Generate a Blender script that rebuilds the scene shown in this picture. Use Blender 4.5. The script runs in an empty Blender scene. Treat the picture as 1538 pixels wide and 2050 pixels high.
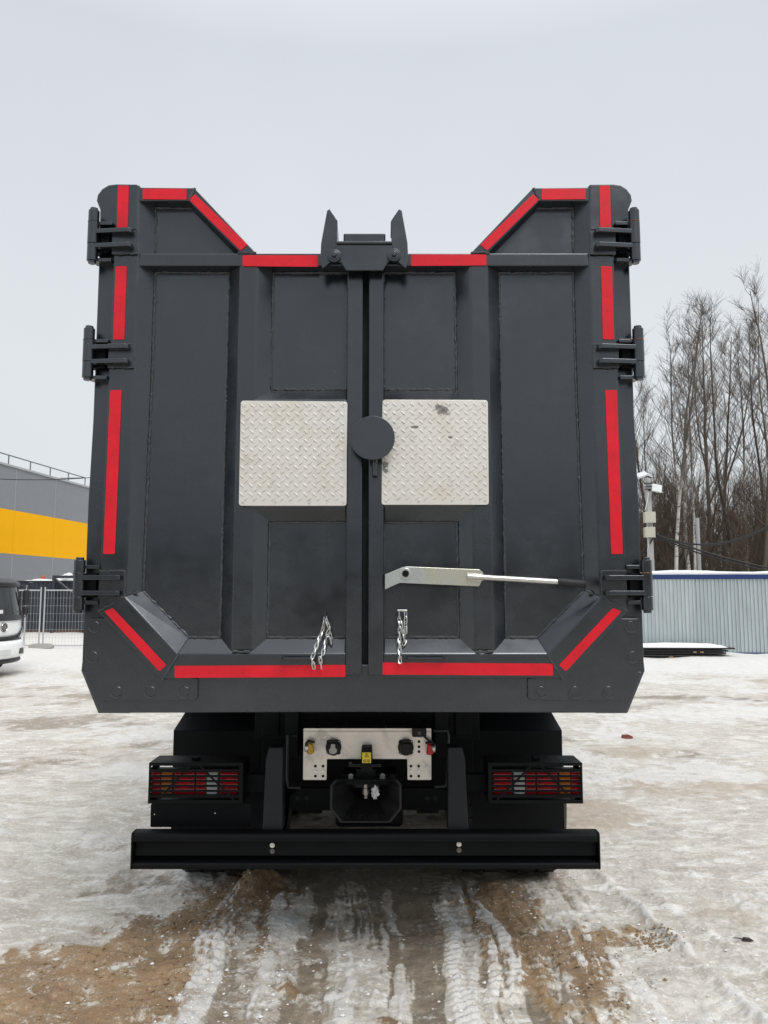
import bpy, bmesh, math, random
import numpy as np
from mathutils import Vector, Matrix
random.seed(7); np.random.seed(7)
SC = bpy.context.scene
COL = SC.collection
R = math.radians

# ------------------------------------------------------------------ camera, sky, sun, exposure
cam_d = bpy.data.cameras.new('camera'); cam = bpy.data.objects.new('camera', cam_d); COL.objects.link(cam)
cam_d.sensor_fit = 'VERTICAL'; cam_d.sensor_height = 24.0; cam_d.lens = 24.0*1540/2050
cam_d.clip_start = 0.05; cam_d.clip_end = 2000
cam.location = (0, 0, 1.8); cam.rotation_euler = (R(90+6.042), 0, 0)
SC.camera = cam
SUN_EL, SUN_AZ = R(54), R(155)          # azimuth measured clockwise from +Y: behind the camera, a little to the right
W = bpy.data.worlds.new('World'); SC.world = W; W.use_nodes = True
nt = W.node_tree; nt.nodes.clear()
def wn(t, **k):
    n = nt.nodes.new(t)
    for a, b in k.items(): setattr(n, a, b)
    return n
sky = wn('ShaderNodeTexSky', sky_type='NISHITA', sun_disc=False, sun_elevation=SUN_EL, sun_rotation=SUN_AZ)
co = wn('ShaderNodeTexCoord'); sx = wn('ShaderNodeSeparateXYZ'); nt.links.new(co.outputs['Generated'], sx.inputs[0])
ramp = wn('ShaderNodeValToRGB'); nt.links.new(sx.outputs['Z'], ramp.inputs[0])
ramp.color_ramp.elements[0].position = 0.0; ramp.color_ramp.elements[0].color = (0.565, 0.59, 0.60, 1)
ramp.color_ramp.elements[1].position = 1.0; ramp.color_ramp.elements[1].color = (1.12, 1.14, 1.16, 1)
e = ramp.color_ramp.elements.new(0.28); e.color = (0.58, 0.605, 0.62, 1)
e = ramp.color_ramp.elements.new(0.60); e.color = (0.53, 0.555, 0.59, 1)
nz = wn('ShaderNodeTexNoise'); nz.inputs['Scale'].default_value = 1.6; nz.inputs['Detail'].default_value = 5
nt.links.new(co.outputs['Generated'], nz.inputs['Vector'])
mr = wn('ShaderNodeMapRange'); nt.links.new(nz.outputs['Fac'], mr.inputs[0]); mr.inputs[3].default_value = 8.9; mr.inputs[4].default_value = 11.1
vm = wn('ShaderNodeVectorMath', operation='SCALE'); nt.links.new(ramp.outputs['Color'], vm.inputs[0]); nt.links.new(mr.outputs[0], vm.inputs['Scale'])
mix = wn('ShaderNodeMix', data_type='RGBA'); mix.inputs['Factor'].default_value = 0.93      # closed cloud deck over the clear sky
nt.links.new(sky.outputs[0], mix.inputs['A']); nt.links.new(vm.outputs[0], mix.inputs['B'])
bg = wn('ShaderNodeBackground'); bg.inputs['Strength'].default_value = 0.1; nt.links.new(mix.outputs['Result'], bg.inputs['Color'])
nt.links.new(bg.outputs[0], wn('ShaderNodeOutputWorld').inputs[0])
sd = bpy.data.lights.new('sun', 'SUN'); sun = bpy.data.objects.new('sun', sd); COL.objects.link(sun)
sd.energy = 1.5; sd.angle = R(30); sd.color = (1.0, 0.975, 0.94)
sdir = Vector((math.sin(SUN_AZ)*math.cos(SUN_EL), math.cos(SUN_AZ)*math.cos(SUN_EL), math.sin(SUN_EL)))
sun.rotation_euler = sdir.to_track_quat('Z', 'Y').to_euler(); sun.location = (3, -6, 12)
VS = SC.view_settings
VS.view_transform = 'Standard'; VS.look = 'None'; VS.exposure = 0.42; VS.gamma = 1.0; VS.use_curve_mapping = False
SC.cycles.use_denoising = True

# ------------------------------------------------------------------ helpers
def tag(o, label=None, cat=None, group=None, kind=None):
    if label: o['label'] = label
    if cat: o['category'] = cat
    if group: o['group'] = group
    if kind: o['kind'] = kind
    return o
def empty(name, loc=(0, 0, 0), rz=0, label=None, cat=None, group=None):
    o = bpy.data.objects.new(name, None); COL.objects.link(o); o.empty_display_size = 0.2
    o.location = loc; o.rotation_euler = (0, 0, rz)
    return tag(o, label, cat, group)
def mesh_obj(name, me, parent=None, m=None):
    o = bpy.data.objects.new(name, me); COL.objects.link(o)
    if parent: o.parent = parent
    if m and not me.materials: me.materials.append(m)
    return o
def pcopy(o, parent=None, mat=None):
    c = o.copy(); COL.objects.link(c)
    if parent: c.parent = parent
    return c
def copy_tree(o, parent=None):
    c = o.copy(); COL.objects.link(c)
    if parent: c.parent = parent
    for ch in o.children: copy_tree(ch, c)
    return c
def rpoly(p, r, n=3):
    """round the corners of a polygon"""
    out = []; N = len(p)
    for i in range(N):
        a, b, c = Vector(p[i-1]), Vector(p[i]), Vector(p[(i+1) % N])
        u, v = (a-b), (c-b); rr = min(r, u.length*.45, v.length*.45)
        u.normalize(); v.normalize(); s, t = b+u*rr, b+v*rr
        for k in range(n+1):
            f = k/n; out.append(tuple(s*(1-f)**2 + b*2*f*(1-f) + t*f*f))
    return out
def mir(p, s): return [(x*s, z) for x, z in p]
def circ(cx, cz, r, n=24, a0=0): return [(cx+r*math.cos(a0+2*math.pi*i/n), cz+r*math.sin(a0+2*math.pi*i/n)) for i in range(n)]
class MB:
    """collects shapes; x to the right, d into the picture, z up"""
    def __init__(s): s.v = []; s.f = []
    def add(s, v, f):
        k = len(s.v); s.v += [tuple(q) for q in v]; s.f += [tuple(i+k for i in q) for q in f]
    def loft(s, A, da, B, db):
        n = len(A)
        s.add([(x, da, z) for x, z in A]+[(x, db, z) for x, z in B],
              [tuple(range(n)), tuple(range(2*n-1, n-1, -1))]+[(i, (i+1) % n, n+(i+1) % n, n+i) for i in range(n)])
        return s
    def prism(s, P, d0, d1): return s.loft(P, d0, P, d1)
    def box(s, x0, x1, d0, d1, z0, z1): return s.prism([(x0, z0), (x1, z0), (x1, z1), (x0, z1)], d0, d1)
    def extx(s, P, x0, x1):
        """profile in (d, z) swept along x"""
        n = len(P)
        s.add([(x0, d, z) for d, z in P]+[(x1, d, z) for d, z in P],
              [tuple(range(n)), tuple(range(2*n-1, n-1, -1))]+[(i, (i+1) % n, n+(i+1) % n, n+i) for i in range(n)])
        return s
    def tube(s, pts, r, n=8, closed=False, caps=True):
        pts = [Vector(p) for p in pts]; N = len(pts); rr = r if isinstance(r, (list, tuple)) else [r]*N
        V = []; up = None
        for i, p in enumerate(pts):
            if closed: t = pts[(i+1) % N]-pts[i-1]
            else: t = pts[min(i+1, N-1)]-pts[max(i-1, 0)]
            t.normalize()
            if up is None:
                up = t.orthogonal().normalized()
            up = (up-t*up.dot(t)); up = up.normalized() if up.length > 1e-6 else t.orthogonal().normalized()
            w = t.cross(up)
            for k in range(n):
                a = 2*math.pi*k/n; V.append(p+(up*math.cos(a)+w*math.sin(a))*rr[i])
        F = []
        for i in range(N if closed else N-1):
            for k in range(n):
                a, b = i*n, ((i+1) % N)*n
                F.append((a+k, a+(k+1) % n, b+(k+1) % n, b+k))
        if caps and not closed: F += [tuple(range(n-1, -1, -1)), tuple(range((N-1)*n, N*n))]
        s.add(V, F); return s
    def cyl(s, p0, p1, r, n=16): return s.tube([p0, p1], r, n)
    def build(s, name, m, parent=None, bevel=0, smooth=False, kind=None, seg=2):
        me = bpy.data.meshes.new(name); me.from_pydata(s.v, [], s.f)
        bm = bmesh.new(); bm.from_mesh(me); bmesh.ops.recalc_face_normals(bm, faces=bm.faces); bm.to_mesh(me); bm.free()
        o = mesh_obj(name, me, parent, m)
        if smooth:
            me.polygons.foreach_set('use_smooth', [True]*len(me.polygons)); me.set_sharp_from_angle(angle=R(35))
        if bevel:
            b = o.modifiers.new('edge', 'BEVEL'); b.width = bevel; b.segments = seg; b.limit_method = 'ANGLE'; b.angle_limit = R(30); b.harden_normals = False
        if kind: o['kind'] = kind
        return o
def rep(o, parent, loc=None, rot=None, scale=None):
    c = pcopy(o, parent)
    if loc is not None: c.location = loc
    if rot is not None: c.rotation_euler = rot
    if scale is not None: c.scale = scale
    return c

# ------------------------------------------------------------------ materials
class NT:
    def __init__(s, name):
        s.m = bpy.data.materials.new(name); s.m.use_nodes = True; s.t = s.m.node_tree; s.b = s.t.nodes['Principled BSDF']
    def n(s, t, **k):
        x = s.t.nodes.new(t)
        for a, b in k.items():
            if a in ('ins',):
                for q, w in b.items():
                    if hasattr(w, 'is_output'): s.t.links.new(w, x.inputs[q])
                    else: x.inputs[q].default_value = w
            else: setattr(x, a, b)
        return x
    def l(s, a, b): s.t.links.new(a, b)
    def coord(s, which='Object', scale=(1, 1, 1)):
        c = s.n('ShaderNodeTexCoord'); mp = s.n('ShaderNodeMapping', ins={0: c.outputs[which], 'Scale': scale}); return mp.outputs[0]
    def noise(s, vec, sc, det=4, rough=.55, dist=0):
        return s.n('ShaderNodeTexNoise', ins={'Vector': vec, 'Scale': sc, 'Detail': det, 'Roughness': rough, 'Distortion': dist}).outputs['Fac']
    def ramp(s, f, stops):
        r = s.n('ShaderNodeValToRGB', ins={0: f}); el = r.color_ramp.elements
        for i, (p, c) in enumerate(stops):
            x = el[i] if i < 2 else el.new(p)
            x.position = p; x.color = (c, c, c, 1) if isinstance(c, (int, float)) else (*c, 1)
        return r.outputs[0]
    def rng(s, f, a, b, c, d, smooth=False):
        x = s.n('ShaderNodeMapRange', ins={0: f, 1: a, 2: b, 3: c, 4: d})
        if smooth: x.interpolation_type = 'SMOOTHSTEP'
        return x.outputs[0]
    def math(s, op, a, b=0.0): return s.n('ShaderNodeMath', operation=op, ins={0: a, 1: b}).outputs[0]
    def mix(s, f, a, b, mode='MIX'):
        x = s.n('ShaderNodeMix', data_type='RGBA', blend_type=mode)
        for k, v in (('Factor', f), ('A', a), ('B', b)):
            if hasattr(v, 'is_output'): s.l(v, x.inputs[k])
            else: x.inputs[k].default_value = v if k == 'Factor' else (*v, 1)
        return x.outputs['Result']
    def bump(s, h, strength, dist, prev=None):
        ins = {'Height': h, 'Strength': strength, 'Distance': dist}
        if prev is not None: ins['Normal'] = prev
        return s.n('ShaderNodeBump', ins=ins).outputs[0]
    def set(s, **k):
        names = dict(col='Base Color', rough='Roughness', metal='Metallic', spec='Specular IOR Level', norm='Normal', coat='Coat Weight', trans='Transmission Weight', alpha='Alpha')
        for a, v in k.items():
            i = s.b.inputs[names[a]]
            if hasattr(v, 'is_output'): s.l(v, i)
            else: i.default_value = (*v, 1) if isinstance(v, tuple) else v
        return s
def simple(name, col, rough=.5, metal=0, spec=.5, var=.12, vs=6.0, bump=0, bs=120, bd=.001):
    t = NT(name); c = t.coord()
    n = t.noise(c, vs, 5)
    t.set(col=t.mix(n, tuple(x*(1-var) for x in col), tuple(min(1, x*(1+var)) for x in col)),
          rough=t.rng(t.noise(c, vs*2.3, 3), .3, .7, max(.03, rough-.07), min(1, rough+.07)), metal=metal, spec=spec)
    if bump: t.set(norm=t.bump(t.noise(c, bs, 3), bump, bd))
    return t.m
def paint(name, col, rough, dust=(.16, .15, .135), dustamt=.35, spec=.8):
    """satin truck enamel with orange peel and a thin veil of road dust"""
    t = NT(name); c = t.coord()
    big = t.noise(c, 1.3, 5, .6); fine = t.noise(c, 9, 6, .65)
    base = t.mix(fine, tuple(x*.88 for x in col), tuple(x*1.12 for x in col))
    d = t.rng(t.math('MULTIPLY', big, fine), .26, .5, 0, dustamt*.35, True)
    t.set(col=t.mix(d, base, dust), rough=t.rng(t.noise(c, 5, 5, .6), .3, .7, rough-.07, rough+.10), spec=spec)
    t.b.inputs['Specular Tint'].default_value = (.88, .94, 1.0, 1); t.b.inputs['IOR'].default_value = 1.57
    n1 = t.bump(t.noise(c, 380, 2), .08, .0006)
    t.set(norm=t.bump(t.noise(c, 2.2, 3), .30, .014, n1))
    return t.m
PAINT = paint('graphite_enamel', (.0060, .0074, .0100), .24, dustamt=.14, spec=.84)
BRACKET = paint('dark_bracket_enamel', (.0085, .0095, .0115), .45, dustamt=.1, spec=.32)
PAINT2 = paint('graphite_enamel_frame', (.019, .021, .025), .40, dustamt=.2, spec=.6)
BLACK = paint('black_chassis_paint', (.0028, .0029, .0033), .55, (.04, .037, .034), .12, .16)
BLACK2 = simple('black_plastic', (.004, .004, .0045), .42, spec=.3, bump=.12, bs=300, bd=.0006)
DARKPIT = simple('black_rubber', (.006, .006, .006), .7)
GRIP = simple('rubber_grip', (.010, .010, .011), .62, bump=.3, bs=160)
ZINC = simple('zinc_plated_steel', (.60, .60, .58), .34, 1, var=.18, vs=30, bump=.12, bs=90)
CHROME = simple('bright_zinc_bolt', (.68, .68, .66), .28, 1, var=.2, vs=60)
WELD = simple('painted_weld', (.045, .047, .052), .34, var=.3, vs=60, bump=.5, bs=110, bd=.003)
RUST = simple('rust', (.20, .075, .025), .8, var=.4, vs=50)
def tread_mat(name, spots):
    t = NT(name); c = t.coord()
    st = t.noise(c, 4.5, 6, .62, .4); fn = t.noise(c, 45, 4)
    col = t.mix(t.rng(st, .45, .78, 0, .75, True), (.70, .68, .63), (.53, .455, .365))
    col = t.mix(t.rng(fn, .3, .75, 0, .25), col, (.62, .60, .56))
    sm = t.noise(c, 38, 5, .7); cur = None
    sep = t.n('ShaderNodeSeparateXYZ', ins={0: c})
    for (x, z, rx, rz, sl) in spots:
        dx = t.math('SUBTRACT', sep.outputs['X'], x); dz = t.math('SUBTRACT', sep.outputs['Z'], z)
        dx = t.math('ADD', dx, t.math('MULTIPLY', dz, sl))
        q = t.math('ADD', t.math('POWER', t.math('DIVIDE', dx, rx), 2.0), t.math('POWER', t.math('DIVIDE', dz, rz), 2.0))
        q = t.math('ADD', t.math('SUBTRACT', 1.0, q), t.math('MULTIPLY', t.math('SUBTRACT', sm, .5), 3.2))
        q = t.rng(q, .2, .75, 0, 1, True); cur = q if cur is None else t.math('MAXIMUM', cur, q)
    if cur is not None: col = t.mix(t.math('MULTIPLY', cur, .85), col, (.12, .115, .11))
    t.set(col=t.mix(t.rng(t.noise(c, 16, 6, .7), .52, .75, 0, .55, True), col, (.44, .40, .345)), metal=.45, rough=t.rng(st, .35, .7, .30, .5), norm=t.bump(t.noise(c, 220, 3), .15, .0006))
    return t.m
def tape_mat():
    t = NT('red_reflective_tape'); c = t.coord()
    v = t.n('ShaderNodeTexVoronoi', ins={'Vector': c, 'Scale': 420.0})
    n = t.noise(c, 7, 5, .6)
    col = t.mix(t.rng(n, .35, .7, 0, 1), (.66, .006, .016), (.46, .004, .012)); cells = t.n('ShaderNodeTexBrick', ins={'Vector': t.coord('Object', (1, 1, 1)), 'Color1': (1, 1, 1, 1), 'Color2': (.9, .9, .9, 1), 'Mortar': (.7, .7, .7, 1), 'Scale': 26.0, 'Mortar Size': .02}).outputs[0]
    col = t.mix(.35, col, cells, 'MULTIPLY')
    col = t.mix(t.rng(v.outputs['Distance'], .0, .5, .0, .3), col, (.66, .03, .05))
    spec = t.rng(t.noise(c, 60, 3, .7), .70, .74, 0, .7)
    t.set(col=t.mix(spec, col, (.10, .01, .015)), rough=t.rng(n, .3, .7, .26, .38), spec=.28, norm=t.bump(v.outputs['Distance'], .06, .0005))
    return t.m
TAPE = tape_mat()
def lens(name, col):
    t = NT(name); c = t.coord(); w = t.n('ShaderNodeTexWave', ins={'Vector': c, 'Scale': 70.0, 'Distortion': 0.0})
    t.set(col=t.mix(t.rng(w.outputs['Fac'], 0, 1, 0, .35), col, tuple(x*.55 for x in col)), rough=.12, coat=.6, norm=t.bump(w.outputs['Fac'], .25, .002))
    return t.m
LRED = lens('red_lens', (.40, .004, .010)); LAMB = lens('amber_lens', (.48, .13, .006)); LWHT = lens('clear_lens', (.62, .64, .64))
BRUSHED = None
def brushed():
    t = NT('stainless_plate'); c = t.coord('Object', (3, 3, 160)); c2 = t.coord()
    n = t.noise(c, 3, 4); s = t.noise(c2, 5, 6, .65, .6)
    col = t.mix(t.rng(s, .5, .72, 0, .7, True), (.78, .74, .68), (.30, .27, .245))
    t.set(col=col, metal=.55, rough=t.rng(n, .3, .7, .3, .48), norm=t.bump(n, .08, .0008))
    return t.m
BRUSHED = brushed()
def snow_mat():
    t = NT('fresh_snow'); c = t.coord(); n = t.noise(c, 3, 6, .6)
    t.set(col=t.mix(n, (.76, .78, .80), (.86, .87, .88)), rough=.75, norm=t.bump(t.noise(c, 14, 6, .65), .5, .03)); return t.m
SNOW = snow_mat()

# ------------------------------------------------------------------ the tipper truck (local: x right, d forward/away, z up)
TRUCK = empty('dump_truck', (-0.093, 3.41, 0), 0, 'dark grey tipper truck seen from behind with red reflective strips on its two rear doors', 'truck')
def hull_side(s):
    return mir([(-1.1728, 3.7270), (-1.2105, 3.7220), (-1.2405, 3.7021), (-1.2606, 3.6722), (-1.2642, 3.6449), (-1.2460, 3.6004), (-1.2415, 3.3061), (-1.2388, 2.5919), (-1.2459, 2.2003), (-1.2441, 1.4984), (-1.2469, 1.4592),
                (-1.1645, 1.2753), (-1.0216, 1.2753), (-1.0350, 1.6628), (-1.1063, 3.7195)], s)
for s in (-1, 1):
    MB().prism(hull_side(-s), .045, .16).build('rear_post', PAINT, TRUCK, .006)
# body shell behind the doors
m = MB()
for s in (-1, 1):
    m.loft([(s*1.15, 1.30), (s*1.19, 1.30), (s*1.145, 3.64), (s*1.105, 3.64)], .15, [(s*1.15, 1.30), (s*1.19, 1.30), (s*1.145, 3.64), (s*1.105, 3.64)], 5.6)
m.box(-1.149, 1.149, .15, 5.6, 1.29, 1.36)
m.prism([(-1.148, 1.361), (1.148, 1.361), (1.104, 3.74), (-1.104, 3.74)], 5.55, 5.60)
m.build('dump_body', PAINT, TRUCK, .004)
for s in (-1, 1):
    for k in range(6):
        y = .55+k*.95
        MB().loft([(s*1.188, 1.32), (s*1.265, 1.36), (s*1.22, 3.55), (s*1.144, 3.62)], y, [(s*1.188, 1.32), (s*1.265, 1.36), (s*1.22, 3.55), (s*1.144, 3.62)], y+.11).build('side_rib', PAINT, TRUCK, .006)
    MB().loft([(s*1.10, 3.60), (s*1.20, 3.60), (s*1.20, 3.70), (s*1.10, 3.70)], .165, [(s*1.10, 3.60), (s*1.20, 3.60), (s*1.20, 3.70), (s*1.10, 3.70)], 5.6).build('top_rail', PAINT, TRUCK, .01)
# lower sill below the doors
m = MB(); m.prism([(-1.1537, 1.2820), (-1.1362, 1.2799), (0.0004, 1.2841), (1.1369, 1.2799), (1.1544, 1.2820), (1.2304, 1.4578), (1.0385, 1.4902), (-1.0455, 1.4902), (-1.2307, 1.4578)], .022, .18)
SILL = m.build('sill_beam', PAINT, TRUCK, .007)
for s in (-1, 1):
    cp = [(-1.2217, 1.6905), (-1.0720, 1.6905), (-0.8665, 1.4479), (-0.7218, 1.4307), (-0.7197, 1.3493), (-0.7347, 1.3365), (-1.1332, 1.3344), (-1.2173, 1.4737)]
    cpl = MB().prism(mir(cp, 1 if s < 0 else -1), .012, .0215).build('corner_plate', PAINT, TRUCK, .003)
    for (x, z) in ((-1.1806, 1.6561), (-1.1841, 1.5243), (-1.0738, 1.3743), (-0.9261, 1.3743), (-0.7783, 1.3743)):
        x = x if s < 0 else -x
        b = MB(); b.loft(circ(x, z, .021, 24), .0085, circ(x, z, .0245, 24), .0125)
        b.build('bolt_head', PAINT, cpl, .0015)
        w = MB(); w.tube([(x+.026*math.cos(a), .0105, z+.026*math.sin(a)) for a in [math.pi*(1.05+.09*k) for k in range(9)]], [.0032+.003*random.random() for _ in range(9)], 5)
        w.build('weld_bead', WELD, cpl, smooth=True)

def weld(m, pts, r=.0055):
    """an uneven bead along a polyline of (x, d, z)"""
    P = []; rr = []
    for a, b in zip(pts[:-1], pts[1:]):
        a, b = Vector(a), Vector(b); n = max(2, int((b-a).length/.011))
        for i in range(n):
            P.append(a.lerp(b, i/n)+Vector([random.gauss(0, .0011) for _ in range(3)])); rr.append(r*random.uniform(.55, 1.35))
    P.append(Vector(pts[-1])); rr.append(r*.6)
    m.tube(P, rr, 6)
def P3(xz, d): return (xz[0], d, xz[1])

HINGES = [
  dict(top=(-1.2510, 3.5744), bot=(-1.2486, 3.3083), cut=((-1.2495, 3.5074)[1], (-1.2476, 3.3997)[1]), straps=((-1.2244, 3.4577)[1], (-1.2217, 3.3889)[1]), x1=(-1.0645, 3.4529)[0],
       plate=[(-1.1649, 3.4771), (-1.0468, 3.4771), (-1.0450, 3.3564), (-1.1627, 3.3564)], back=((-1.2031, 3.5062)[1], (-1.1964, 3.3299)[1])),
  dict(top=(-1.2493, 3.0110), bot=(-1.2482, 2.7583), cut=((-1.2501, 2.9451)[1], (-1.2482, 2.8421)[1]), straps=((-1.2259, 2.9099)[1], (-1.2232, 2.8421)[1]), x1=(-1.0617, 2.9053)[0],
       plate=[(-1.1604, 2.9264), (-1.0442, 2.9264), (-1.0428, 2.8188), (-1.1609, 2.8188)], back=((-1.2045, 2.9451)[1], (-1.1978, 2.7746)[1])),
  dict(top=(-1.2502, 1.9584), bot=(-1.2467, 1.7148), cut=((-1.2495, 1.8900)[1], (-1.2475, 1.7869)[1]), straps=((-1.2288, 1.8691)[1], (-1.2261, 1.8022)[1]), x1=(-1.0608, 1.8614)[0],
       plate=[(-1.1616, 1.8988), (-1.0489, 1.8988), (-1.0492, 1.7825), (-1.1637, 1.7825)], back=((-1.1976, 1.9165)[1], (-1.1914, 1.7606)[1])),
]
TAPES = [
  [(-1.1472, 3.6918), (-1.0971, 3.6918), (-1.0947, 3.4892), (-1.1456, 3.4868)],
  [(-1.1445, 3.2987), (-1.0927, 3.3011), (-1.0918, 2.9522), (-1.1432, 2.9522)],
  [(-1.1480, 2.7166), (-1.0948, 2.7166), (-1.0992, 1.9739), (-1.1512, 1.9739)],
  [(-1.0325, 3.6770), (-0.8275, 3.6770), (-0.8260, 3.6232), (-1.0308, 3.6256)],
  [(-0.8168, 3.6256), (-0.7871, 3.6501), (-0.5381, 3.4046), (-0.5699, 3.3756)],
  [(-0.5602, 3.3540), (-0.2117, 3.3540), (-0.2112, 3.2987), (-0.5592, 3.3011)],
  [(-1.1349, 1.7214), (-1.0981, 1.7366), (-0.8556, 1.4899), (-0.8853, 1.4620)],
  [(-0.8206, 1.4856), (-0.0749, 1.4899), (-0.0746, 1.4384), (-0.8192, 1.4341)],
]
TAPEINK = simple('tape_print', (.10, .004, .008), .5)
TAPE_D = [-.0028, -.0028, -.0028, -.002, -.0015, -.0008, -.0062, -.0018]
for s in (-1, 1):
    f = 1 if s < 0 else -1
    M = lambda P: mir(P, f)
    cx0, cx1 = ((-0.0754, 2.4432)[0], (-0.0036, 2.4432)[0]) if s < 0 else ((0.0234, 2.4432)[0], (0.0919, 2.4432)[0])
    cin, cou = (cx0, cx1) if s < 0 else (cx1, cx0)         # post edge facing the panel, post edge facing the gap
    gap = cou
    sheet = M([(-1.0832, 3.6592), (-0.8134, 3.6592), (-0.7985, 3.6343), (-0.5713, 3.3780)]) + [(cou*.5+cin*.5, (-0.3035, 3.3584)[1]), (cou*.5+cin*.5, (-0.2817, 1.4737)[1])] + M([(-0.8471, 1.4737), (-1.0384, 1.6846)])
    m = MB(); m.prism(sheet, .058, .066)
    DOOR = m.build('tailgate_door', PAINT, TRUCK)
    if s > 0: DOOR['label'] = 'right-hand rear door carrying the bare metal locking lever'
    else: DOOR['label'] = 'left-hand rear door without a locking lever'
    # frame members
    m = MB(); m.loft(M([(-1.1546, 3.7016), (-1.0543, 3.7016), (-1.0434, 3.3083), (-1.0434, 2.8351), (-1.0471, 1.7847), (-1.1657, 1.7214)]), 0,
                     M([(-1.1545, 3.6991), (-0.9856, 3.6418), (-0.9795, 3.3340), (-0.9795, 2.8527), (-0.9878, 1.8089), (-1.1657, 1.7214)]), .058)
    m.build('outer_post', PAINT, DOOR, .006)
    zt, zb = (-0.2972, 3.3648)[1], (-0.2965, 3.3047)[1]; zw = (-0.3027, 3.2950)[1]
    xl = (-1.0408, 3.3323)[0]*f
    m = MB(); m.loft([(xl, zt), (cin, zt), (cin, zb), (xl, zb)], .0022, [(xl, zt-.003), (cin, zt-.003), (cin, zw), (xl, zw)], .058); m.build('top_beam', PAINT, DOOR, .005)
    ztop = (-0.2972, 3.3648)[1]+.002
    m = MB(); m.box(min(cin, cou), max(cin, cou), -.0025, .058, (-0.0573, 1.4448)[1], ztop); m.build('center_post', PAINT, DOOR, .006)
    # upper gusset: short horizontal and the long slope
    m = MB(); m.loft(M([(-1.0515, 3.6856), (-0.7880, 3.6832), (-0.8189, 3.6183), (-1.0492, 3.6183)]), .001, M([(-1.0517, 3.6825), (-0.7882, 3.6800), (-0.8074, 3.6120), (-1.0674, 3.6120)]), .058); m.build('upper_gusset_rail', PAINT, DOOR, .005)
    m = MB(); m.loft(M([(-0.7866, 3.6819), (-0.4958, 3.3672), (-0.5743, 3.3672), (-0.8175, 3.6168)]), .0016, M([(-0.7869, 3.6804), (-0.4961, 3.3679), (-0.6138, 3.3926), (-0.8167, 3.6045)]), .058); m.build('upper_gusset_slope', PAINT, DOOR, .005)
    # trapezoid rib
    m = MB(); m.loft(M([(-0.5688, 3.3227), (-0.4904, 3.3227), (-0.4926, 1.5501), (-0.5712, 1.5501)]), .0042, M([(-0.6339, 3.3437), (-0.4252, 3.3437), (-0.4247, 1.5459), (-0.6358, 1.5459)]), .0585); RIB = m.build('vertical_rib', PAINT, DOOR, .007)
    # box carrying the tread plate
    xr = (-0.5785, 2.4432)[0]*f; xq = (-0.4999, 2.4432)[0]*f
    m = MB(); m.loft([(xq, (-0.2892, 2.6703)[1]), (cin, (-0.2892, 2.6703)[1]), (cin, (-0.2836, 2.1878)[1]), (xq, (-0.2836, 2.1878)[1])], .0018,
                     [(xq, (-0.2963, 2.7345)[1]), (cin, (-0.2963, 2.7345)[1]), (cin, (-0.2892, 2.1193)[1]), (xq, (-0.2892, 2.1193)[1])], .0583); m.build('cross_box', PAINT, DOOR, .005)
    # bottom beam with its sloped top
    xb = (-0.8078, 1.5329)[0]*f; xe = (-0.8734, 1.4277)[0]*f
    m = MB(); m.loft([(xb, (-0.2761, 1.5372)[1]), (cin, (-0.2761, 1.5372)[1]), (cin, (-0.2749, 1.4320)[1]), (xe, (-0.2749, 1.4320)[1])], .0009,
                     [((-0.8664, 1.5566)[0]*f, (-0.2832, 1.6030)[1]), (cin, (-0.2832, 1.6030)[1]), (cin, (-0.2749, 1.4320)[1]+.002), (xe, (-0.2749, 1.4320)[1]+.002)], .058); m.build('bottom_beam', PAINT, DOOR, .005)
    m = MB(); m.loft(M([(-1.1657, 1.7235), (-1.0516, 1.7869), (-0.8067, 1.5329), (-0.8733, 1.4234)]), -.004, M([(-1.1657, 1.7235), (-0.9914, 1.8156), (-0.7729, 1.6030), (-0.8733, 1.4234)]), .0575); m.build('corner_gusset', PAINT, DOOR, .005)
    # seams
    m = MB()
    def W(*a, d=.0575):
        weld(m, [((x*f), d-.001, z) for x, z in a])
    W((-0.9856, 3.6045), (-0.9814, 3.3951)); W((-0.9784, 3.2974), (-0.9772, 2.8527), (-0.9868, 1.8134))
    W((-0.6329, 3.2950), (-0.6372, 1.6052)); W((-0.4244, 3.2901), (-0.4275, 2.7298)); W((-0.4226, 2.1193), (-0.4257, 1.6052))
    W((-0.9870, 3.6120), (-0.8121, 3.6095)); W((-0.9771, 3.2950), (-0.6328, 3.2925))
    W((-0.7730, 1.6052), (-0.6372, 1.6052)); W((-0.9890, 1.8111), (-0.7729, 1.6030))
    for a, b in (((-0.4245, 3.2925), 548), ((-0.4160, 2.7345), 0), ((-0.4067, 2.1193), 0), ((-0.4257, 1.6052), 0)):
        weld(m, [(a[0]*f, .057, a[1]), (cin, .057, a[1])])
    weld(m, [(cin, .057, (-0.3027, 3.2901)[1]), (cin, .057, (-0.2963, 2.7345)[1])]); weld(m, [(cin, .057, (-0.2892, 2.1193)[1]), (cin, .057, (-0.2832, 1.6052)[1])])
    W((-1.0516, 1.7869), (-1.1657, 1.7214), d=-.003); W((-0.8067, 1.5329), (-0.8733, 1.4256), d=-.001); W((-0.5712, 1.5480), (-0.4925, 1.5480), d=.001); W((-0.4958, 3.3660), (-0.5835, 3.3660), d=.002)
    W((-0.7879, 3.6795), (-0.8189, 3.6183), d=.002); W((-1.0494, 1.7869), (-0.9890, 1.8111), d=.025)
    m.build('weld_bead', WELD, DOOR, smooth=True)
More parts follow.
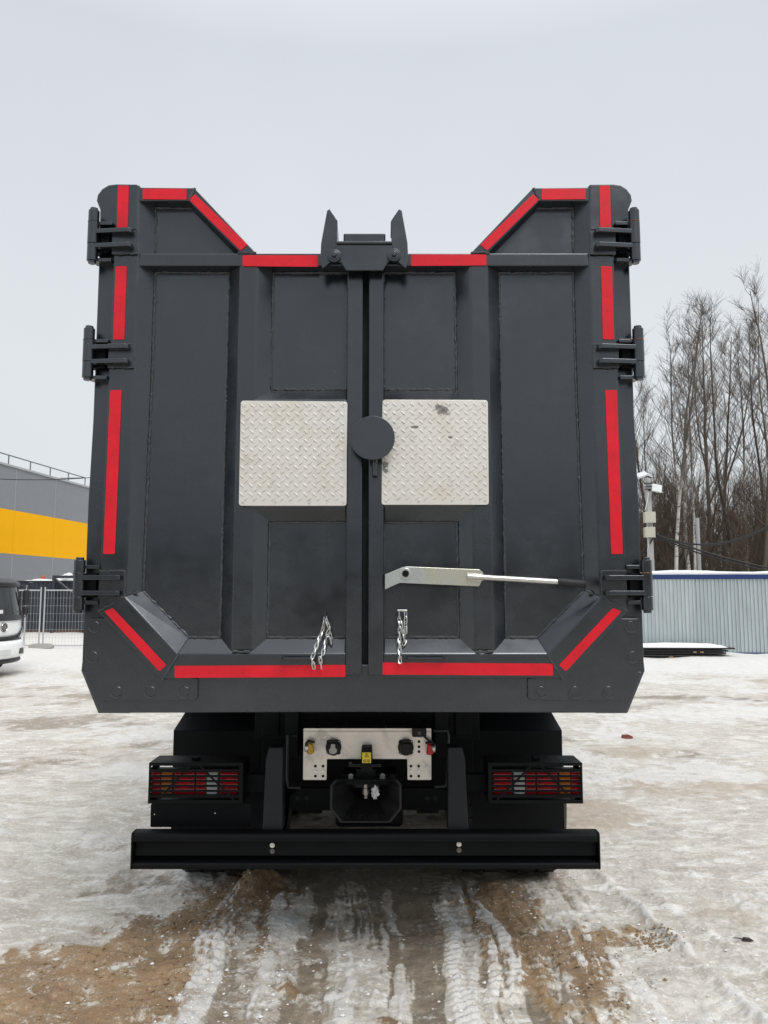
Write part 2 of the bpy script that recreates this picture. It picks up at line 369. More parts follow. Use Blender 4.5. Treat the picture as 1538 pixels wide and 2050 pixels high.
    # reflective strips
    for i, (P, dd) in enumerate(zip(TAPES, TAPE_D)):
        P = M(P)
        if i in (5,) and s > 0: P = [(x+.006, z+.004) for x, z in P]
        if i == 7 and s > 0: P = [(x+.010, z+.010) for x, z in P]
        st_ = MB().prism(rpoly(P, .006 if i != 7 else .004), dd, dd+.0016).build('reflective_strip', TAPE, DOOR)
        pc = [(P[0][0]+P[1][0]+P[2][0]+P[3][0])/4, (P[0][1]+P[1][1]+P[2][1]+P[3][1])/4]; e0 = Vector(P[1])-Vector(P[0]); e1 = Vector(P[3])-Vector(P[0]); ax_ = e0 if e0.length > e1.length else e1
        pm = MB(); pm.prism(circ(pc[0]+ax_.x*.12, pc[1]+ax_.y*.12, .0026, 8), dd-.0003, dd+.0002); pm.build('print_mark', TAPEINK, st_); pm = MB(); pm.prism([(pc[0]-ax_.x*.1-.006, pc[1]-ax_.y*.1-.005), (pc[0]-ax_.x*.1+.006, pc[1]-ax_.y*.1-.005), (pc[0]-ax_.x*.1+.006, pc[1]-ax_.y*.1-.0038), (pc[0]-ax_.x*.1-.006, pc[1]-ax_.y*.1-.0038)], dd-.0003, dd+.0002)
        pm.build('print_mark', TAPEINK, st_)
    # hinges
    for h in HINGES:
        (xt, zt_), (xb_, zb_) = h['top'], h['bot']; xm = (xt+xb_)/2*f; r = .0245
        m = MB(); m.cyl((xm, -.012, zt_-.012), (xm, -.012, h['cut'][0]+.0012), r, 24); m.cyl((xm, -.012, h['cut'][0]-.0012), (xm, -.012, h['cut'][1]+.0012), r*1.03, 24); m.cyl((xm, -.012, h['cut'][1]-.0012), (xm, -.012, zb_+.012), r, 24)
        m.cyl((xm, -.012, zt_), (xm, -.012, zb_), r*.72, 16)
        HB = m.build('hinge', PAINT, DOOR, .002, smooth=True)
        MB().prism(M(h['plate']), -.009, .001).build('hinge_plate', PAINT, HB, .002)
        for z in h['straps']:
            x1 = h['x1']*f
            A = [(xm+.012*f, -.030), (x1-.014*f, -.046), (x1, -.036), (x1, -.0085), (xm+.03*f, .02), (xm+.012*f, -.005)]
            mm = MB(); n = len(A)
            mm.add([(x, d, z-.0105) for x, d in A]+[(x, d, z+.0105) for x, d in A], [tuple(range(n)), tuple(range(2*n-1, n-1, -1))]+[(i, (i+1) % n, n+(i+1) % n, n+i) for i in range(n)])
            mm.build('hinge_strap', PAINT, HB, .003)
        zk = h['straps']; MB().box(min(xm, xm+.07*f), max(xm, xm+.07*f), .004, .05, zk[1]-.02, zk[0]+.02).build('knuckle_web', BLACK, HB, .003)
        for z in h['back']:
            mm = MB(); mm.box(min(xm, xm+.085*f), max(xm, xm+.085*f), -.008, .05, z-.008, z+.008); mm.build('post_bracket', PAINT, HB, .002)
        mm = MB(); weld(mm, [(x, -.009, z) for x, z in M(h['plate'])[:2]], .0036); weld(mm, [(x, -.009, z) for x, z in M(h['plate'])[1:4]], .0036); mm.build('weld_bead', WELD, HB, smooth=True)
        rb = MB(); rb.tube([(xm+r*1.0*math.cos(a), -.012+r*1.0*math.sin(a), h['cut'][0]+.001*math.sin(3*a)) for a in [math.pi*(1.1+.1*k) for k in range(8)]], .0022, 5); rb.build('rust_line', RUST if s > 0 else WELD, HB, smooth=True)
    # grab handle
    hz = (-0.2759, 1.5200)[1]; hx0, hx1 = ((-0.3479, 1.5178)[0], (-0.2060, 1.5178)[0]) if s < 0 else ((0.1934, 1.5221)[0], (0.3528, 1.5221)[0])
    m = MB(); m.tube([(hx0, .0, hz), (hx0, -.018, hz), (hx0+.006, -.026, hz), (hx1-.006, -.026, hz), (hx1, -.018, hz), (hx1, .0, hz)], .0055, 10)
    for x in (hx0, hx1): m.prism(rpoly([(x-.016, hz-.009), (x+.016, hz-.009), (x+.016, hz+.009), (x-.016, hz+.009)], .008), -.004, .002)
    m.build('grab_handle', PAINT, DOOR, smooth=True)
    # tread plate (own part of the truck: plate, raised pattern, screws)
    TPm = tread_mat('aluminium_tread_plate' if s < 0 else 'scuffed_tread_plate', [] if s < 0 else [((0.3527, 2.6219)[0], (0.3527, 2.6219)[1], .035, .032, .6), ((0.2304, 2.5438)[0], (0.2304, 2.5438)[1], .022, .009, 0), ((0.0997, 2.3637)[0], (0.0997, 2.3637)[1], .018, .04, 0), ((0.3900, 2.4980)[0], (0.3900, 2.4980)[1], .012, .008, .3)])
    P = [(-0.5537, 2.6657), (-0.0720, 2.6611), (-0.0741, 2.1878), (-0.5533, 2.1878)] if s < 0 else [(0.0862, 2.6703), (0.5622, 2.6680), (0.5599, 2.1923), (0.0819, 2.1923)]
    TP = MB().prism(rpoly(P, .014, 4), -.0095, -.0035).build('tread_plate', TPm, TRUCK, .0012)
    x0, x1 = P[0][0], P[1][0]; z1, z0 = P[0][1], P[2][1]
    m = MB(); sp = .0405
    for i in range(-1, 14):
        for j in range(-1, 14):
            for k in (0, 1):
                cx, cz = x0+.012+(i+.5*k)*sp, z0+.010+(j+.5*k)*sp
                if not (x0+.010 < cx < x1-.010 and z0+.010 < cz < z1-.010): continue
                a = (1 if k else -1)*R(43); ca, sa = math.cos(a), math.sin(a)
                L, Wd, h = .0150, .0046, .0036
                top = [(-L*.62, 0), (0, Wd*.45), (L*.62, 0), (0, -Wd*.45)]; bot = [(-L, 0), (-L*.4, Wd), (L*.4, Wd), (L, 0), (L*.4, -Wd), (-L*.4, -Wd)]
                tr = lambda p, d: (cx+p[0]*ca-p[1]*sa, d, cz+p[0]*sa+p[1]*ca)
                V = [tr(p, -.0094) for p in bot]+[tr(p, -.0096-h) for p in top]
                m.add(V, [(0, 1, 6), (1, 7, 6), (1, 2, 7), (2, 8, 7), (2, 3, 8), (3, 4, 8), (4, 9, 8), (4, 5, 9), (5, 6, 9), (5, 0, 6), (6, 7, 8, 9)])
    m.build('raised_tread', TPm, TP, kind='stuff')
    sc = MB(); sc.prism(circ(0, 0, .0052, 12), -.0028, 0); sc.prism(circ(0, 0, .0028, 6), -.0034, -.0026)
    S0 = sc.build('screw', CHROME, TP, .0006); first = True
    for u in (.035, .345, .65, .965):
        for v in (.035, .345, .65, .965):
            if u in (.345, .65) and v in (.345, .65): continue
            o = S0 if first else rep(S0, TP); first = False
            o.location = (x0+(x1-x0)*u+random.uniform(-.003, .003), -.0096, z0+(z1-z0)*v+random.uniform(-.003, .003))
MB().box((-0.0147, 2.4564)[0], (0.0288, 2.4564)[0], .062, .09, (-0.0604, 1.4529)[1], (-0.0695, 3.3834)[1]).build('gap_light_stop', DARKPIT, TRUCK)  # dark strip added behind the door gap to stop light from inside

# latch bracket on the top edge, between the doors
m = MB()
m.prism([(-0.1449, 3.2992), (-0.1609, 3.3195), (-0.1228, 3.3787), (0.1293, 3.3787), (0.1701, 3.3195), (0.1148, 3.2992), (0.0885, 3.2559), (-0.0776, 3.2559), (-0.1041, 3.2945)], -.058, -.046)
BR = m.build('latch_bracket', PAINT, TRUCK, .003)
for s in (-1, 1):
    A = [(-0.1672, 3.5407), (-0.1547, 3.5479), (-0.1189, 3.4929), (-0.1205, 3.3763), (-0.1450, 3.3172), (-0.1449, 3.2992), (-0.1854, 3.2629), (-0.1970, 3.2936), (-0.1932, 3.3858)]
    xm = (0.0034, 3.3526)[0]
    A = [((x if s < 0 else 2*xm-x), z) for x, z in A]
    MB().prism(A, -.0605, -.0485).build('bracket_horn', PAINT, BR, .003)
    xi = A[3][0]; zi0, zi1 = A[3][1], A[2][1]; xt, ztp = A[1]
    MB().extx([(-.048, zi0), (.075, zi0), (.075, zi1-.02), (-.048, zi1)], min(xi-.006*s*-1, xi), max(xi-.006*s*-1, xi)).build('horn_web', PAINT, BR, .002)
    mm = MB(); mm.loft([(xi, zi1), (xt, ztp), (xt-.004, ztp-.002), (xi-.004, zi1-.002)], -.048, [(xi, zi1-.02), (xt, ztp-.02), (xt-.004, ztp-.022), (xi-.004, zi1-.022)], .075); mm.build('horn_lip', PAINT, BR, .001)
    bx, bz = (-0.1326, 3.3195) if s < 0 else (0.1383, 3.3231)
    mm = MB(); mm.prism(circ(bx, bz, .030, 28), -.074, -.058); mm.prism(circ(bx, bz, .022, 28), -.078, -.073); mm.prism(circ(bx, bz, .012, 6, .4), -.090, -.077); mm.build('bracket_bolt', PAINT, BR, .002)
m = MB(); m.box((-0.1268, 3.4287)[0], (0.1300, 3.4287)[0], -.066, .08, (0.0022, 3.3787)[1], (0.0021, 3.3929)[1]); m.box((-0.0944, 3.4287)[0], (0.0999, 3.4287)[0], -.01, .07, (0.0021, 3.3929)[1]+.001, (0.0004, 3.4553)[1]); m.build('channel_floor', PAINT, BR, .005)

# round cover on the parting line with its peg
cx, cz = (0.0423, 2.4814)
m = MB(); m.prism(circ(cx, cz, .0985, 64), -.078, -.066); CV = m.build('round_cover', PAINT2, TRUCK, .002)
m = MB(); m.cyl((cx+.003, -.066, cz), (cx+.003, .0, cz), .028, 20); m.tube([((0.0529, 2.4376)[0], -.028, cz), ((0.0530, 2.3475)[0], -.028, (0.0531, 2.3183)[1])], .012, 14); m.build('cover_stem', PAINT, CV, .002, smooth=True)

# locking lever
m = MB(); m.prism([(0.0974, 1.8829), (0.1743, 1.9147), (0.1919, 1.9180), (0.5125, 1.9048), (0.5277, 1.8917), (0.5296, 1.8698), (0.5093, 1.8305), (0.1610, 1.8458), (0.0974, 1.8174)], -.024, -.012)
LV = m.build('locking_lever', None, TRUCK, .002)
def lever_mat():
    t = NT('galvanised_lever_plate'); c = t.coord(); n = t.noise(c, 9, 5, .6, .8); g = t.noise(c, 3, 3)
    col = t.mix(t.rng(n, .35, .65, 0, 1), (.60, .63, .60), (.40, .43, .44)); col = t.mix(t.rng(g, .5, .62, 0, .55, True), col, (.56, .52, .36))
    t.set(col=col, metal=.75, rough=t.rng(n, .3, .7, .22, .38), norm=t.bump(t.noise(c, 90, 3), .1, .001)); return t.m
LV.data.materials.append(lever_mat())
a, b, c_ = (0.4583, 1.8740), (0.8559, 1.8500), (0.9715, 1.8413)
MB().tube([(a[0], -.030, a[1]), (b[0], -.034, b[1])], .0125, 18).build('lever_bar', ZINC, LV, smooth=True)
m = MB(); m.tube([(b[0]-.004, -.034, b[1]), (b[0]+.002, -.034, b[1]), (b[0]+.004, -.034, b[1]), (c_[0]-.004, -.0352, c_[1]), (c_[0]-.003, -.0352, c_[1]), (c_[0], -.0352, c_[1])], [.0215, .0215, .018, .0175, .0205, .0205], 18); m.build('lever_grip', GRIP, LV, smooth=True)
bx, bz = (0.1874, 1.8862)
m = MB(); m.prism(circ(bx, bz, .0255, 28), -.029, -.023); m.build('pivot_washer', ZINC, LV, .002)
m = MB(); m.prism(circ(bx, bz, .015, 20), -.038, -.0285); m.cyl((bx, -.03, bz), (bx, .06, bz), .013, 12); m.build('pivot_bolt', BLACK, LV, .002)
m = MB()
for dz in (-.013, .013): weld(m, [(a[0], -.026, a[1]+dz), ((0.5277, 1.8702)[0], -.026, (0.5277, 1.8702)[1]+dz)], .003)
m.build('weld_bead', ZINC, LV, smooth=True)

# ---------------- chassis end
def rear_box(name, P, d0, d1, m, bev=.004, par=TRUCK): return MB().prism(P, d0, d1).build(name, m, par, bev)
m = MB()
for s in (-1, 1): m.extx([(.80, .93), (.80, 1.22), (5.4, 1.22), (5.4, .93)], s*.40-.035, s*.40+.035)
m.build('chassis_rail', BLACK, TRUCK, .004)
MB().extx([(.95, 1.18), (.95, 1.285), (5.0, 1.285), (5.0, 1.18)], -.36, .36).build('hoist_frame', BLACK, TRUCK, .004)
m = MB(); m.prism([(-0.4129, 0.7140), (-0.3599, 0.7607), (0.4012, 0.7607), (0.4543, 0.7140), (0.4537, 0.6468), (-0.4120, 0.6468)], .85, .87); CM = m.build('cross_member', BLACK, TRUCK, .003)
for (x, z) in ((-0.3700, 0.7088), (-0.3218, 0.7088), (0.3258, 0.7088), (0.3687, 0.7088)):
    MB().prism(circ(x, z, .012, 16), .8485, .8515).build('bolt_hole', DARKPIT, CM)
# mud flaps with folded top
for s in (-1, 1):
    f = 1 if s < 0 else -1
    M = lambda P: mir(P, f)
    zb = (-1.1029, 0.4565)[1]
    m = MB(); m.prism(M([(-1.1107, 1.0210), (-0.5903, 1.0210), ((-0.5903, 1.0210)[0], zb), ((-1.1057, 0.4565)[0], zb)]), 1.10, 1.112); MF = m.build('mud_flap', BLACK, TRUCK, .003)
    zt, z2 = (-1.1107, 1.0210)[1], 1.12
    x0, x1 = (-1.1107, 1.0210)[0]*f, (-0.5903, 1.0210)[0]*f; xo = x0+.03*f
    m = MB()
    m.add([(x0, 1.10, zt), (x1, 1.10, zt), (x1, 1.30, z2), (xo, 1.30, z2), (x0, 1.112, zt), (x1, 1.112, zt), (x1, 1.312, z2), (xo, 1.312, z2)], [(0, 1, 2, 3), (7, 6, 5, 4), (0, 3, 7, 4), (1, 5, 6, 2), (3, 2, 6, 7)])
    m.add([(x0, 1.10, zt), (x0, 1.10, zb), (x0, 1.16, zb), (x0, 1.16, zt), (xo, 1.30, z2), (xo, 2.4, z2), (x0, 2.4, zt)], [(0, 1, 2, 3), (0, 3, 6, 5, 4)])
    m.build('mudguard', BRACKET, TRUCK, .003)
    # rear wheels, two axles of twin tyres
    for ax in (1.93, 3.27):
        for xo_ in (.72, 1.06):
            prof = [(-.15, .30), (-.155, .40), (-.15, .475), (-.13, .505), (-.12, .518), (.12, .518), (.13, .505), (.15, .475), (.155, .40), (.15, .30)]
            m = MB(); N = 40; Vv = []
            for k in range(N):
                a = 2*math.pi*k/N
                for (xx, rr) in prof: Vv.append((s*xo_+xx, ax+rr*math.cos(a), .515+rr*math.sin(a)))
            n = len(prof); F = [(k*n+i, k*n+i+1, ((k+1) % N)*n+i+1, ((k+1) % N)*n+i) for k in range(N) for i in range(n-1)]
            m.add(Vv, F); WH = m.build('wheel', DARKPIT, TRUCK, smooth=True)
            m = MB()
            for k in range(44):
                a = 2*math.pi*k/44
                for sx in (-1, 1):
                    t = Vector((0, -math.sin(a), math.cos(a))); nrm = Vector((0, math.cos(a), math.sin(a))); o = Vector((s*xo_+sx*.066, ax, .515))
                    V8 = []
                    for rr in (.512, .528):
                        for (u, w) in ((-.05, -.022), (.05, -.008), (.05, .022), (-.05, .008)): V8.append(o+nrm*rr+t*(w)+Vector((u*sx, 0, 0)))
                    m.add(V8, [(4, 5, 6, 7), (0, 1, 5, 4), (1, 2, 6, 5), (2, 3, 7, 6), (3, 0, 4, 7)])
            m.build('tyre_tread', DARKPIT, WH, kind='stuff')
            m = MB(); m.prism([(s*xo_+.0, .0)]*0 or circ(ax, .515, .30, 28), 0, .02)
            m2 = MB(); m2.v = [(s*(xo_+.06)+d*s, x, z) for (x, d, z) in m.v]; m2.f = m.f; m2.build('rim', BLACK, WH)
    MB().cyl((-.85, 1.93 if s < 0 else 3.27, .515), (.85, 1.93 if s < 0 else 3.27, .515), .07, 16).build('axle', BLACK, TRUCK)
MB().extx([(1.55, .36), (1.75, .30), (1.95, .36), (2.02, .52), (1.9, .70), (1.66, .70), (1.54, .52)], -.21, .21).build('differential', BLACK, TRUCK, .02)
# cab (in front of the body, hidden from behind)
m = MB(); m.extx([(5.95, .75), (5.95, 2.75), (6.2, 2.95), (7.7, 2.9), (8.05, 1.9), (8.12, .55), (6.6, .55)], -1.2, 1.2); m.build('cab', PAINT, TRUCK, .03)
for s in (-1, 1):
    for ax in (5.5,):
        m = MB(); m.tube([(s*.9, 7.0, .515), (s*1.2, 7.0, .515)], .515, 32); m.build('wheel', DARKPIT, TRUCK, .03)

# underrun bar: folded channel
zt, zb = (0.0025, 0.6329)[1], (0.0030, 0.4595)[1]
xl, xr = (-1.1441, 0.5577)[0], (1.1495, 0.5577)[0]
z1, z2, z3 = (0.0026, 0.5882)[1], (0.0021, 0.5127)[1], (0.0029, 0.4922)[1]
prof = [(.53, zt), (.512, zt-.003), (.503, zt-.010), (.50, zt-.022), (.50, z1+.006), (.503, z1), (.536, z1-.006), (.54, z1-.012), (.54, z2), (.575, z2-.004), (.575, z3+.002), (.506, z3), (.50, z3-.006), (.50, zb+.012), (.504, zb+.003), (.514, zb), (.575, zb), (.575, zt)]
m = MB(); m.extx(prof, xl+.008, xr-.008); UB = m.build('underrun_bar', BLACK, TRUCK, .003)
for x in (xl, xr-.008):
    MB().extx(rpoly([(.4985, zt+.001), (.4985, zb-.001), (.58, zb-.001), (.58, zt+.001)], .016, 4), x, x+.008).build('end_plate', BLACK, UB, .002)
B0 = None
for i, (x, z) in enumerate(((-0.4582, 0.5639), (-0.4578, 0.5355), (0.4630, 0.5687), (0.4627, 0.5402))):
    m = MB(); m.prism(circ(0, 0, .0125, 20), -.004, 0); m.prism(circ(0, 0, .0085, 6, .3), -.011, -.003)
    o = m.build('bolt', CHROME if i % 2 == 0 else simple('dull_bolt', (.16, .15, .14), .45, .8), UB, .0012); o.location = (x, .539, z)
# grey uprights carrying the bar
for f in (1, -1):
    P = mir([(-0.4845, 1.0309), (-0.4167, 1.0309), (-0.4111, 0.6245), (-0.5129, 0.6245), (-0.5011, 0.9674)], f)
    if f < 0: P = [(x-.0, z) for x, z in P]
    MB().prism(P, .56, .66).build('bar_bracket', BRACKET, TRUCK, .006)

# tail lights in slotted guards
LREDB = lens('bright_red_lens', (.70, .010, .016))
def tail_light(f):
    X = lambda p: (p[0]*f)
    x0, x1 = (-1.0965, 0.8657)[0], (-0.6192, 0.8657)[0]; z1, z0 = (-0.8612, 0.9467)[1], (-0.8561, 0.7485)[1]
    m = MB(); t = .004
    m.box(min(x0*f, x1*f), max(x0*f, x1*f), .602, .78, z1-t, z1); m.box(min(x0*f, x1*f), max(x0*f, x1*f), .602, .78, z0, z0+t)
    m.box(min(x1*f, (x1-t)*f), max(x1*f, (x1-t)*f), .602, .78, z0+t, z1-t)
    # outer end plate with its column of slots left open
    for k in range(7):
        za = z0+.012+(z1-z0-.024)*k/7
        m.box(min(x0*f, (x0+t)*f), max(x0*f, (x0+t)*f), .602, .78, za-.0065, za+.0065)
    m.box(min(x0*f, (x0+t)*f), max(x0*f, (x0+t)*f), .602, .612, z0+t, z1-t); m.box(min(x0*f, (x0+t)*f), max(x0*f, (x0+t)*f), .66, .78, z0+t, z1-t)
    HSE = m.build('tail_light', BLACK, TRUCK, .001)
    fr = MB(); w = .016
    fr.box(min(x0*f, x1*f), max(x0*f, x1*f), .596, .602, z1-w*.9, z1+.001); fr.box(min(x0*f, x1*f), max(x0*f, x1*f), .596, .602, z0-.001, z0+w)
    for a, b in ((x0, x0+.011), (x1-.020, x1)): fr.box(min(a*f, b*f), max(a*f, b*f), .5965, .6015, z0+w, z1-w*.9)
    fr.build('guard_frame', BLACK, HSE, .001)
    G = [(x0+.011), (x1-.020)]
    zs = [T(392,p,.6)[1] for p in ()]
    for k, z in enumerate(((-0.8602, 0.9086)[1], (-0.8596, 0.8816)[1], (-0.8589, 0.8576)[1], (-0.8583, 0.8339)[1], (-0.8577, 0.8094)[1], (-0.8570, 0.7838)[1])):
        h = .0055 if 0 < k < 5 else .007
        MB().box(min(G[0]*f, G[1]*f), max(G[0]*f, G[1]*f), .597, .601, z-h, z+h).build('guard_bar', BLACK, HSE)
    for a, b in (((-1.0429, 0.7655), (-0.8887, 0.9320)), ((-0.8381, 0.9320), (-0.6626, 0.7655))):
        d = Vector((b[0]-a[0], b[1]-a[1])).normalized(); nn = Vector((-d.y, d.x))*.0055; a, b = Vector(a), Vector(b)
        MB().prism(mir([tuple(a+nn), tuple(b+nn), tuple(b-nn), tuple(a-nn)], f), .5962, .5972).build('guard_brace', BLACK, HSE)
    # lamp body with its coloured lenses
    lz1, lz0 = (-0.8673, 0.9007)[1], (-0.8642, 0.7799)[1]
    la, lb = (-1.0927, 0.8587)[0], (-0.6424, 0.8587)[0]
    MB().box(min(la*f, lb*f), max(la*f, lb*f), .648, .70, lz0-.004, lz1+.004).build('lamp_body', BLACK2, HSE, .004)
    for (pa, pb, mt, nm) in (((-1.0902, 0.8587)[0], (-1.0456, 0.8587)[0], LRED, 'reflector'), ((-1.0444, 0.8587)[0], (-0.9859, 0.8587)[0], LAMB, 'indicator_lens'), ((-0.9795, 0.8587)[0], (-0.8701, 0.8587)[0], LRED, 'brake_lens'),
                             ((-0.8663, 0.8587)[0], (-0.8136, 0.8587)[0], LRED, 'fog_lens'), ((-0.8123, 0.8587)[0], (-0.7543, 0.8587)[0], LWHT, 'reversing_lens'), ((-0.7467, 0.8587)[0], (-0.6449, 0.8587)[0], LRED, 'rear_lens')):
        P = [(min(pa*f, pb*f), lz0), (max(pa*f, pb*f), lz0), (max(pa*f, pb*f), lz1), (min(pa*f, pb*f), lz1)]
        cxm = sum(p[0] for p in P)/4; czm = (lz0+lz1)/2
        Pi = [(cxm+(x-cxm)*.93, czm+(z-czm)*.9) for x, z in P]
        MB().loft(rpoly(Pi, .010, 4), .630, rpoly(P, .012, 4), .648).build(nm, mt, HSE, .003, smooth=True)
    for px__ in ((-0.9243, 0.8414)[0], (-0.8404, 0.8414)[0], (-0.6954, 0.8414)[0]):
        m = MB(); m.prism(circ(px__*f, (lz0+lz1)/2, .030 if px__ != (-0.8404, 0.8414)[0] else .018, 24), .6285, .631); m.prism(circ(px__*f, (lz0+lz1)/2, .016, 20), .6265, .629); m.build('lens_ring', LREDB, HSE, .002, smooth=True)
    for x in ((-0.9818, 0.8933)[0], (-0.7513, 0.8933)[0]):
        MB().prism(circ(x*f, lz1-.004, .0035, 8), .628, .648).build('lens_screw', CHROME, HSE)
    # clip on the top plate and the arm to the frame
    m = MB(); m.box(min(x0*f+.20*f, x0*f+.235*f), max(x0*f+.20*f, x0*f+.235*f), .66, .70, z1+.001, z1+.012); m.build('guard_clip', BLACK, HSE, .002)
    m = MB(); m.box(min((x1-.004)*f, (x1+.16)*f), max((x1-.004)*f, (x1+.16)*f), .70, .74, z0+.03, z0+.12); m.build('lamp_arm', BLACK, HSE, .003)
for f in (1, -1): tail_light(f)
# plate under the left lamp
m = MB(); m.prism(rpoly([(-1.0973, 0.7329), (-0.5850, 0.7329), (-0.5829, 0.6175), (-1.0961, 0.6175)], .008), .65, .654); NP = m.build('plate_carrier', BLACK, TRUCK, .001)
for (x, z) in ((-1.0765, 0.6812), (-0.7674, 0.6862)): MB().prism(circ(x, z, .003, 10), .6485, .651).build('rivet', CHROME, NP)

# bright connector plate with couplings
P = [(-0.3274, 1.1002), (0.3393, 1.1002), (0.3389, 0.8386), (0.2147, 0.8386), (0.2137, 0.9441), (-0.2039, 0.9441), (-0.2047, 0.8386), (-0.3268, 0.8386)]
CPL = MB().prism(rpoly(P, .006, 3), .70, .705).build('connector_plate', BRUSHED, TRUCK, .001)
MB().extx([(.697, (-0.0867, 1.0824)[1]), (.7005, (-0.0867, 1.0799)[1]), (.7005, (-0.0868, 1.0875)[1]), (.697, (-0.0868, 1.0850)[1])], P[0][0]+.002, P[1][0]-.002).build('folded_lip', BRUSHED, CPL)
for (x, z) in ((-0.2633, 0.9086), (-0.2236, 0.9086), (-0.2628, 0.8582), (-0.2232, 0.8582), (0.2330, 0.9086), (0.2732, 0.9086), (0.2328, 0.8582), (0.2730, 0.8582), (0.2751, 1.0324), (0.2750, 1.0063), (0.2749, 0.9818)):
    MB().prism(circ(x, z, .0075, 16), .6992, .7002).build('bolt_hole', DARKPIT, CPL)
for (x, z) in ((-0.2630, 0.8826), (-0.2234, 0.8826), (0.2329, 0.8826), (0.2731, 0.8826)):
    m = MB(); m.prism(circ(x, z, .0125, 20), .697, .7); m.prism(circ(x, z, .0085, 6, .2), .688, .698); m.build('bolt', CHROME, CPL, .001)
for i, (x, z) in enumerate(((-0.1696, 1.0045), (0.2063, 1.0045))):
    m = MB()
    for k in range(4):
        a = R(45+90*k); m.prism(circ(x+.036*math.cos(a), z+.036*math.sin(a), .012, 14), .694, .7)
    m.prism(circ(x, z, .041, 28), .685, .7)
    SK = m.build('trailer_socket', BLACK2, CPL, .002)
    m = MB(); m.prism(circ(x, z, .034, 28), .664, .685); m.prism(circ(x, z-.002, .030, 28), .655, .664); m.box(x-.02, x+.02, .66, .69, z+.028, z+.043); m.build('socket_lid', BLACK2, SK, .003)
    if i == 0: MB().prism([(x-.010, z+.024), (x+.010, z+.024), (x+.012, z+.004), (x+.021, z-.004), (x+.019, z-.018), (x+.008, z-.026), (x-.008, z-.026), (x-.019, z-.018), (x-.021, z-.004), (x-.012, z+.004)], .6535, .656).build('socket_window', simple('grey_lid_face', (.42, .41, .38), .45), SK, .001)
    for k in (0, 2):
        a = R(45+90*k); MB().prism(circ(x+.038*math.cos(a), z+.038*math.sin(a), .006, 10), .690, .695).build('socket_screw', CHROME, SK)
YEL = simple('yellow_plastic', (.55, .33, .01), .4); REDP = simple('red_plastic', (.50, .015, .03), .35)
for nm, (x, z), mt, f in (('yellow_air_coupling', (-0.2857, 1.0051), YEL, 1), ('red_air_coupling', (0.3284, 1.0008), REDP, -1)):
    m = MB(); m.cyl((x-.03*f, .668, z+.004), (x-.004*f, .668, z+.004), .022, 16); m.cyl((x-.004*f, .668, z+.004), (x-.004*f, .705, z+.004), .018, 14); AC = m.build(nm, ZINC, CPL, .003, smooth=True)
    MB().loft([(x-.006, z+.028), (x+.010, z+.020), (x+.017, z-.016), (x+.004, z-.026), (x-.012, z-.020)], .640, [(x-.014, z+.034), (x+.014, z+.026), (x+.021, z-.020), (x+.004, z-.032), (x-.02, z-.026)], .664).build('coupling_cap', mt, AC, .004)
    m = MB(); m.tube([(x+.02*f, .67, z+.03), (x-.012*f, .66, z+.040), (x-.026*f, .668, z+.020)], .006, 8); m.build('coupling_lever', DARKPIT, AC, smooth=True)
x, z = (0.2748, 1.0844)
m = MB(); m.prism(rpoly([(x-.037, z-.021), (x+.037, z-.021), (x+.037, z+.024), (x-.037, z+.024)], .008), .655, .699); CA = m.build('reversing_camera', BLACK2, TRUCK, .004)
m = MB(); m.prism(circ(x, z, .011, 20), .649, .656); m.build('camera_lens', simple('camera_glass', (.03, .03, .032), .08), CA, .001)
m = MB(); m.prism([(x+.02, z-.022), (x+.036, z-.022), (x+.075, z-.055), (x+.060, z-.055)], .664, .69); m.build('camera_bracket', BLACK2, CA, .002)

# tow hitch
x, z = (-0.0002, 0.9265)
m = MB(); m.prism(rpoly([(-0.0217, 1.0168), (0.0318, 1.0168), (0.0346, 0.8955), (-0.0264, 0.8955)], .006), .62, .74); m.box(x-.05, x+.05, .66, .80, (-0.0840, 0.8866)[1]-.05, (-0.0841, 0.9015)[1]); m.box(x-.12, x+.16, .70, .86, (-0.0837, 0.8145)[1], (-0.0840, 0.8691)[1]); HT = m.build('tow_hitch', BLACK, TRUCK, .006)
m = MB(); m.prism(rpoly([(-0.0183, 0.9936), (0.0268, 0.9936), (0.0269, 0.9417), (-0.0181, 0.9417)], .003), .6185, .6205); ST = m.build('warning_sticker', simple('yellow_sticker', (.78, .62, .02), .45), HT)
a, b = (0.0044, 0.9788)
def flat(name, P, d, mt, par): return MB().prism(P, d, d+.0008).build(name, mt, par)
INK = simple('black_ink', (.01, .01, .01), .5)
t3 = lambda r, cx=a, cz=b: [(cx, cz+r), (cx+r*.9, cz-r*.6), (cx-r*.9, cz-r*.6)]
flat('warning_triangle', t3(.013), .6176, INK, ST); flat('triangle_face', t3(.0085), .6168, ST.data.materials[0], ST); flat('exclamation_mark', [(a-.0013, b+.004), (a+.0013, b+.004), (a+.0008, b-.0035), (a-.0008, b-.0035)], .616, INK, ST)
for px_ in (-.0095, .0095):
    flat('warning_disc', circ(a+px_, b-.027, .0078, 16), .6176, INK, ST); flat('disc_face', circ(a+px_, b-.027, .0058, 16), .6168, ST.data.materials[0], ST); flat('disc_mark', [(a+px_-.004, b-.030), (a+px_+.001, b-.0235), (a+px_+.004, b-.026), (a+px_, b-.031)], .616, INK, ST)
m = MB(); m.prism([(-0.0859, 0.9283), (0.0777, 0.9283), (0.0802, 0.9183), (-0.0884, 0.9183)], .63, .66); m.cyl(((-0.0783, 0.9332)[0], .62, (-0.0783, 0.9332)[1]), ((-0.0783, 0.9332)[0], .645, (-0.0783, 0.9332)[1]), .009, 12); m.build('hitch_lever', BLACK2, HT, .002)
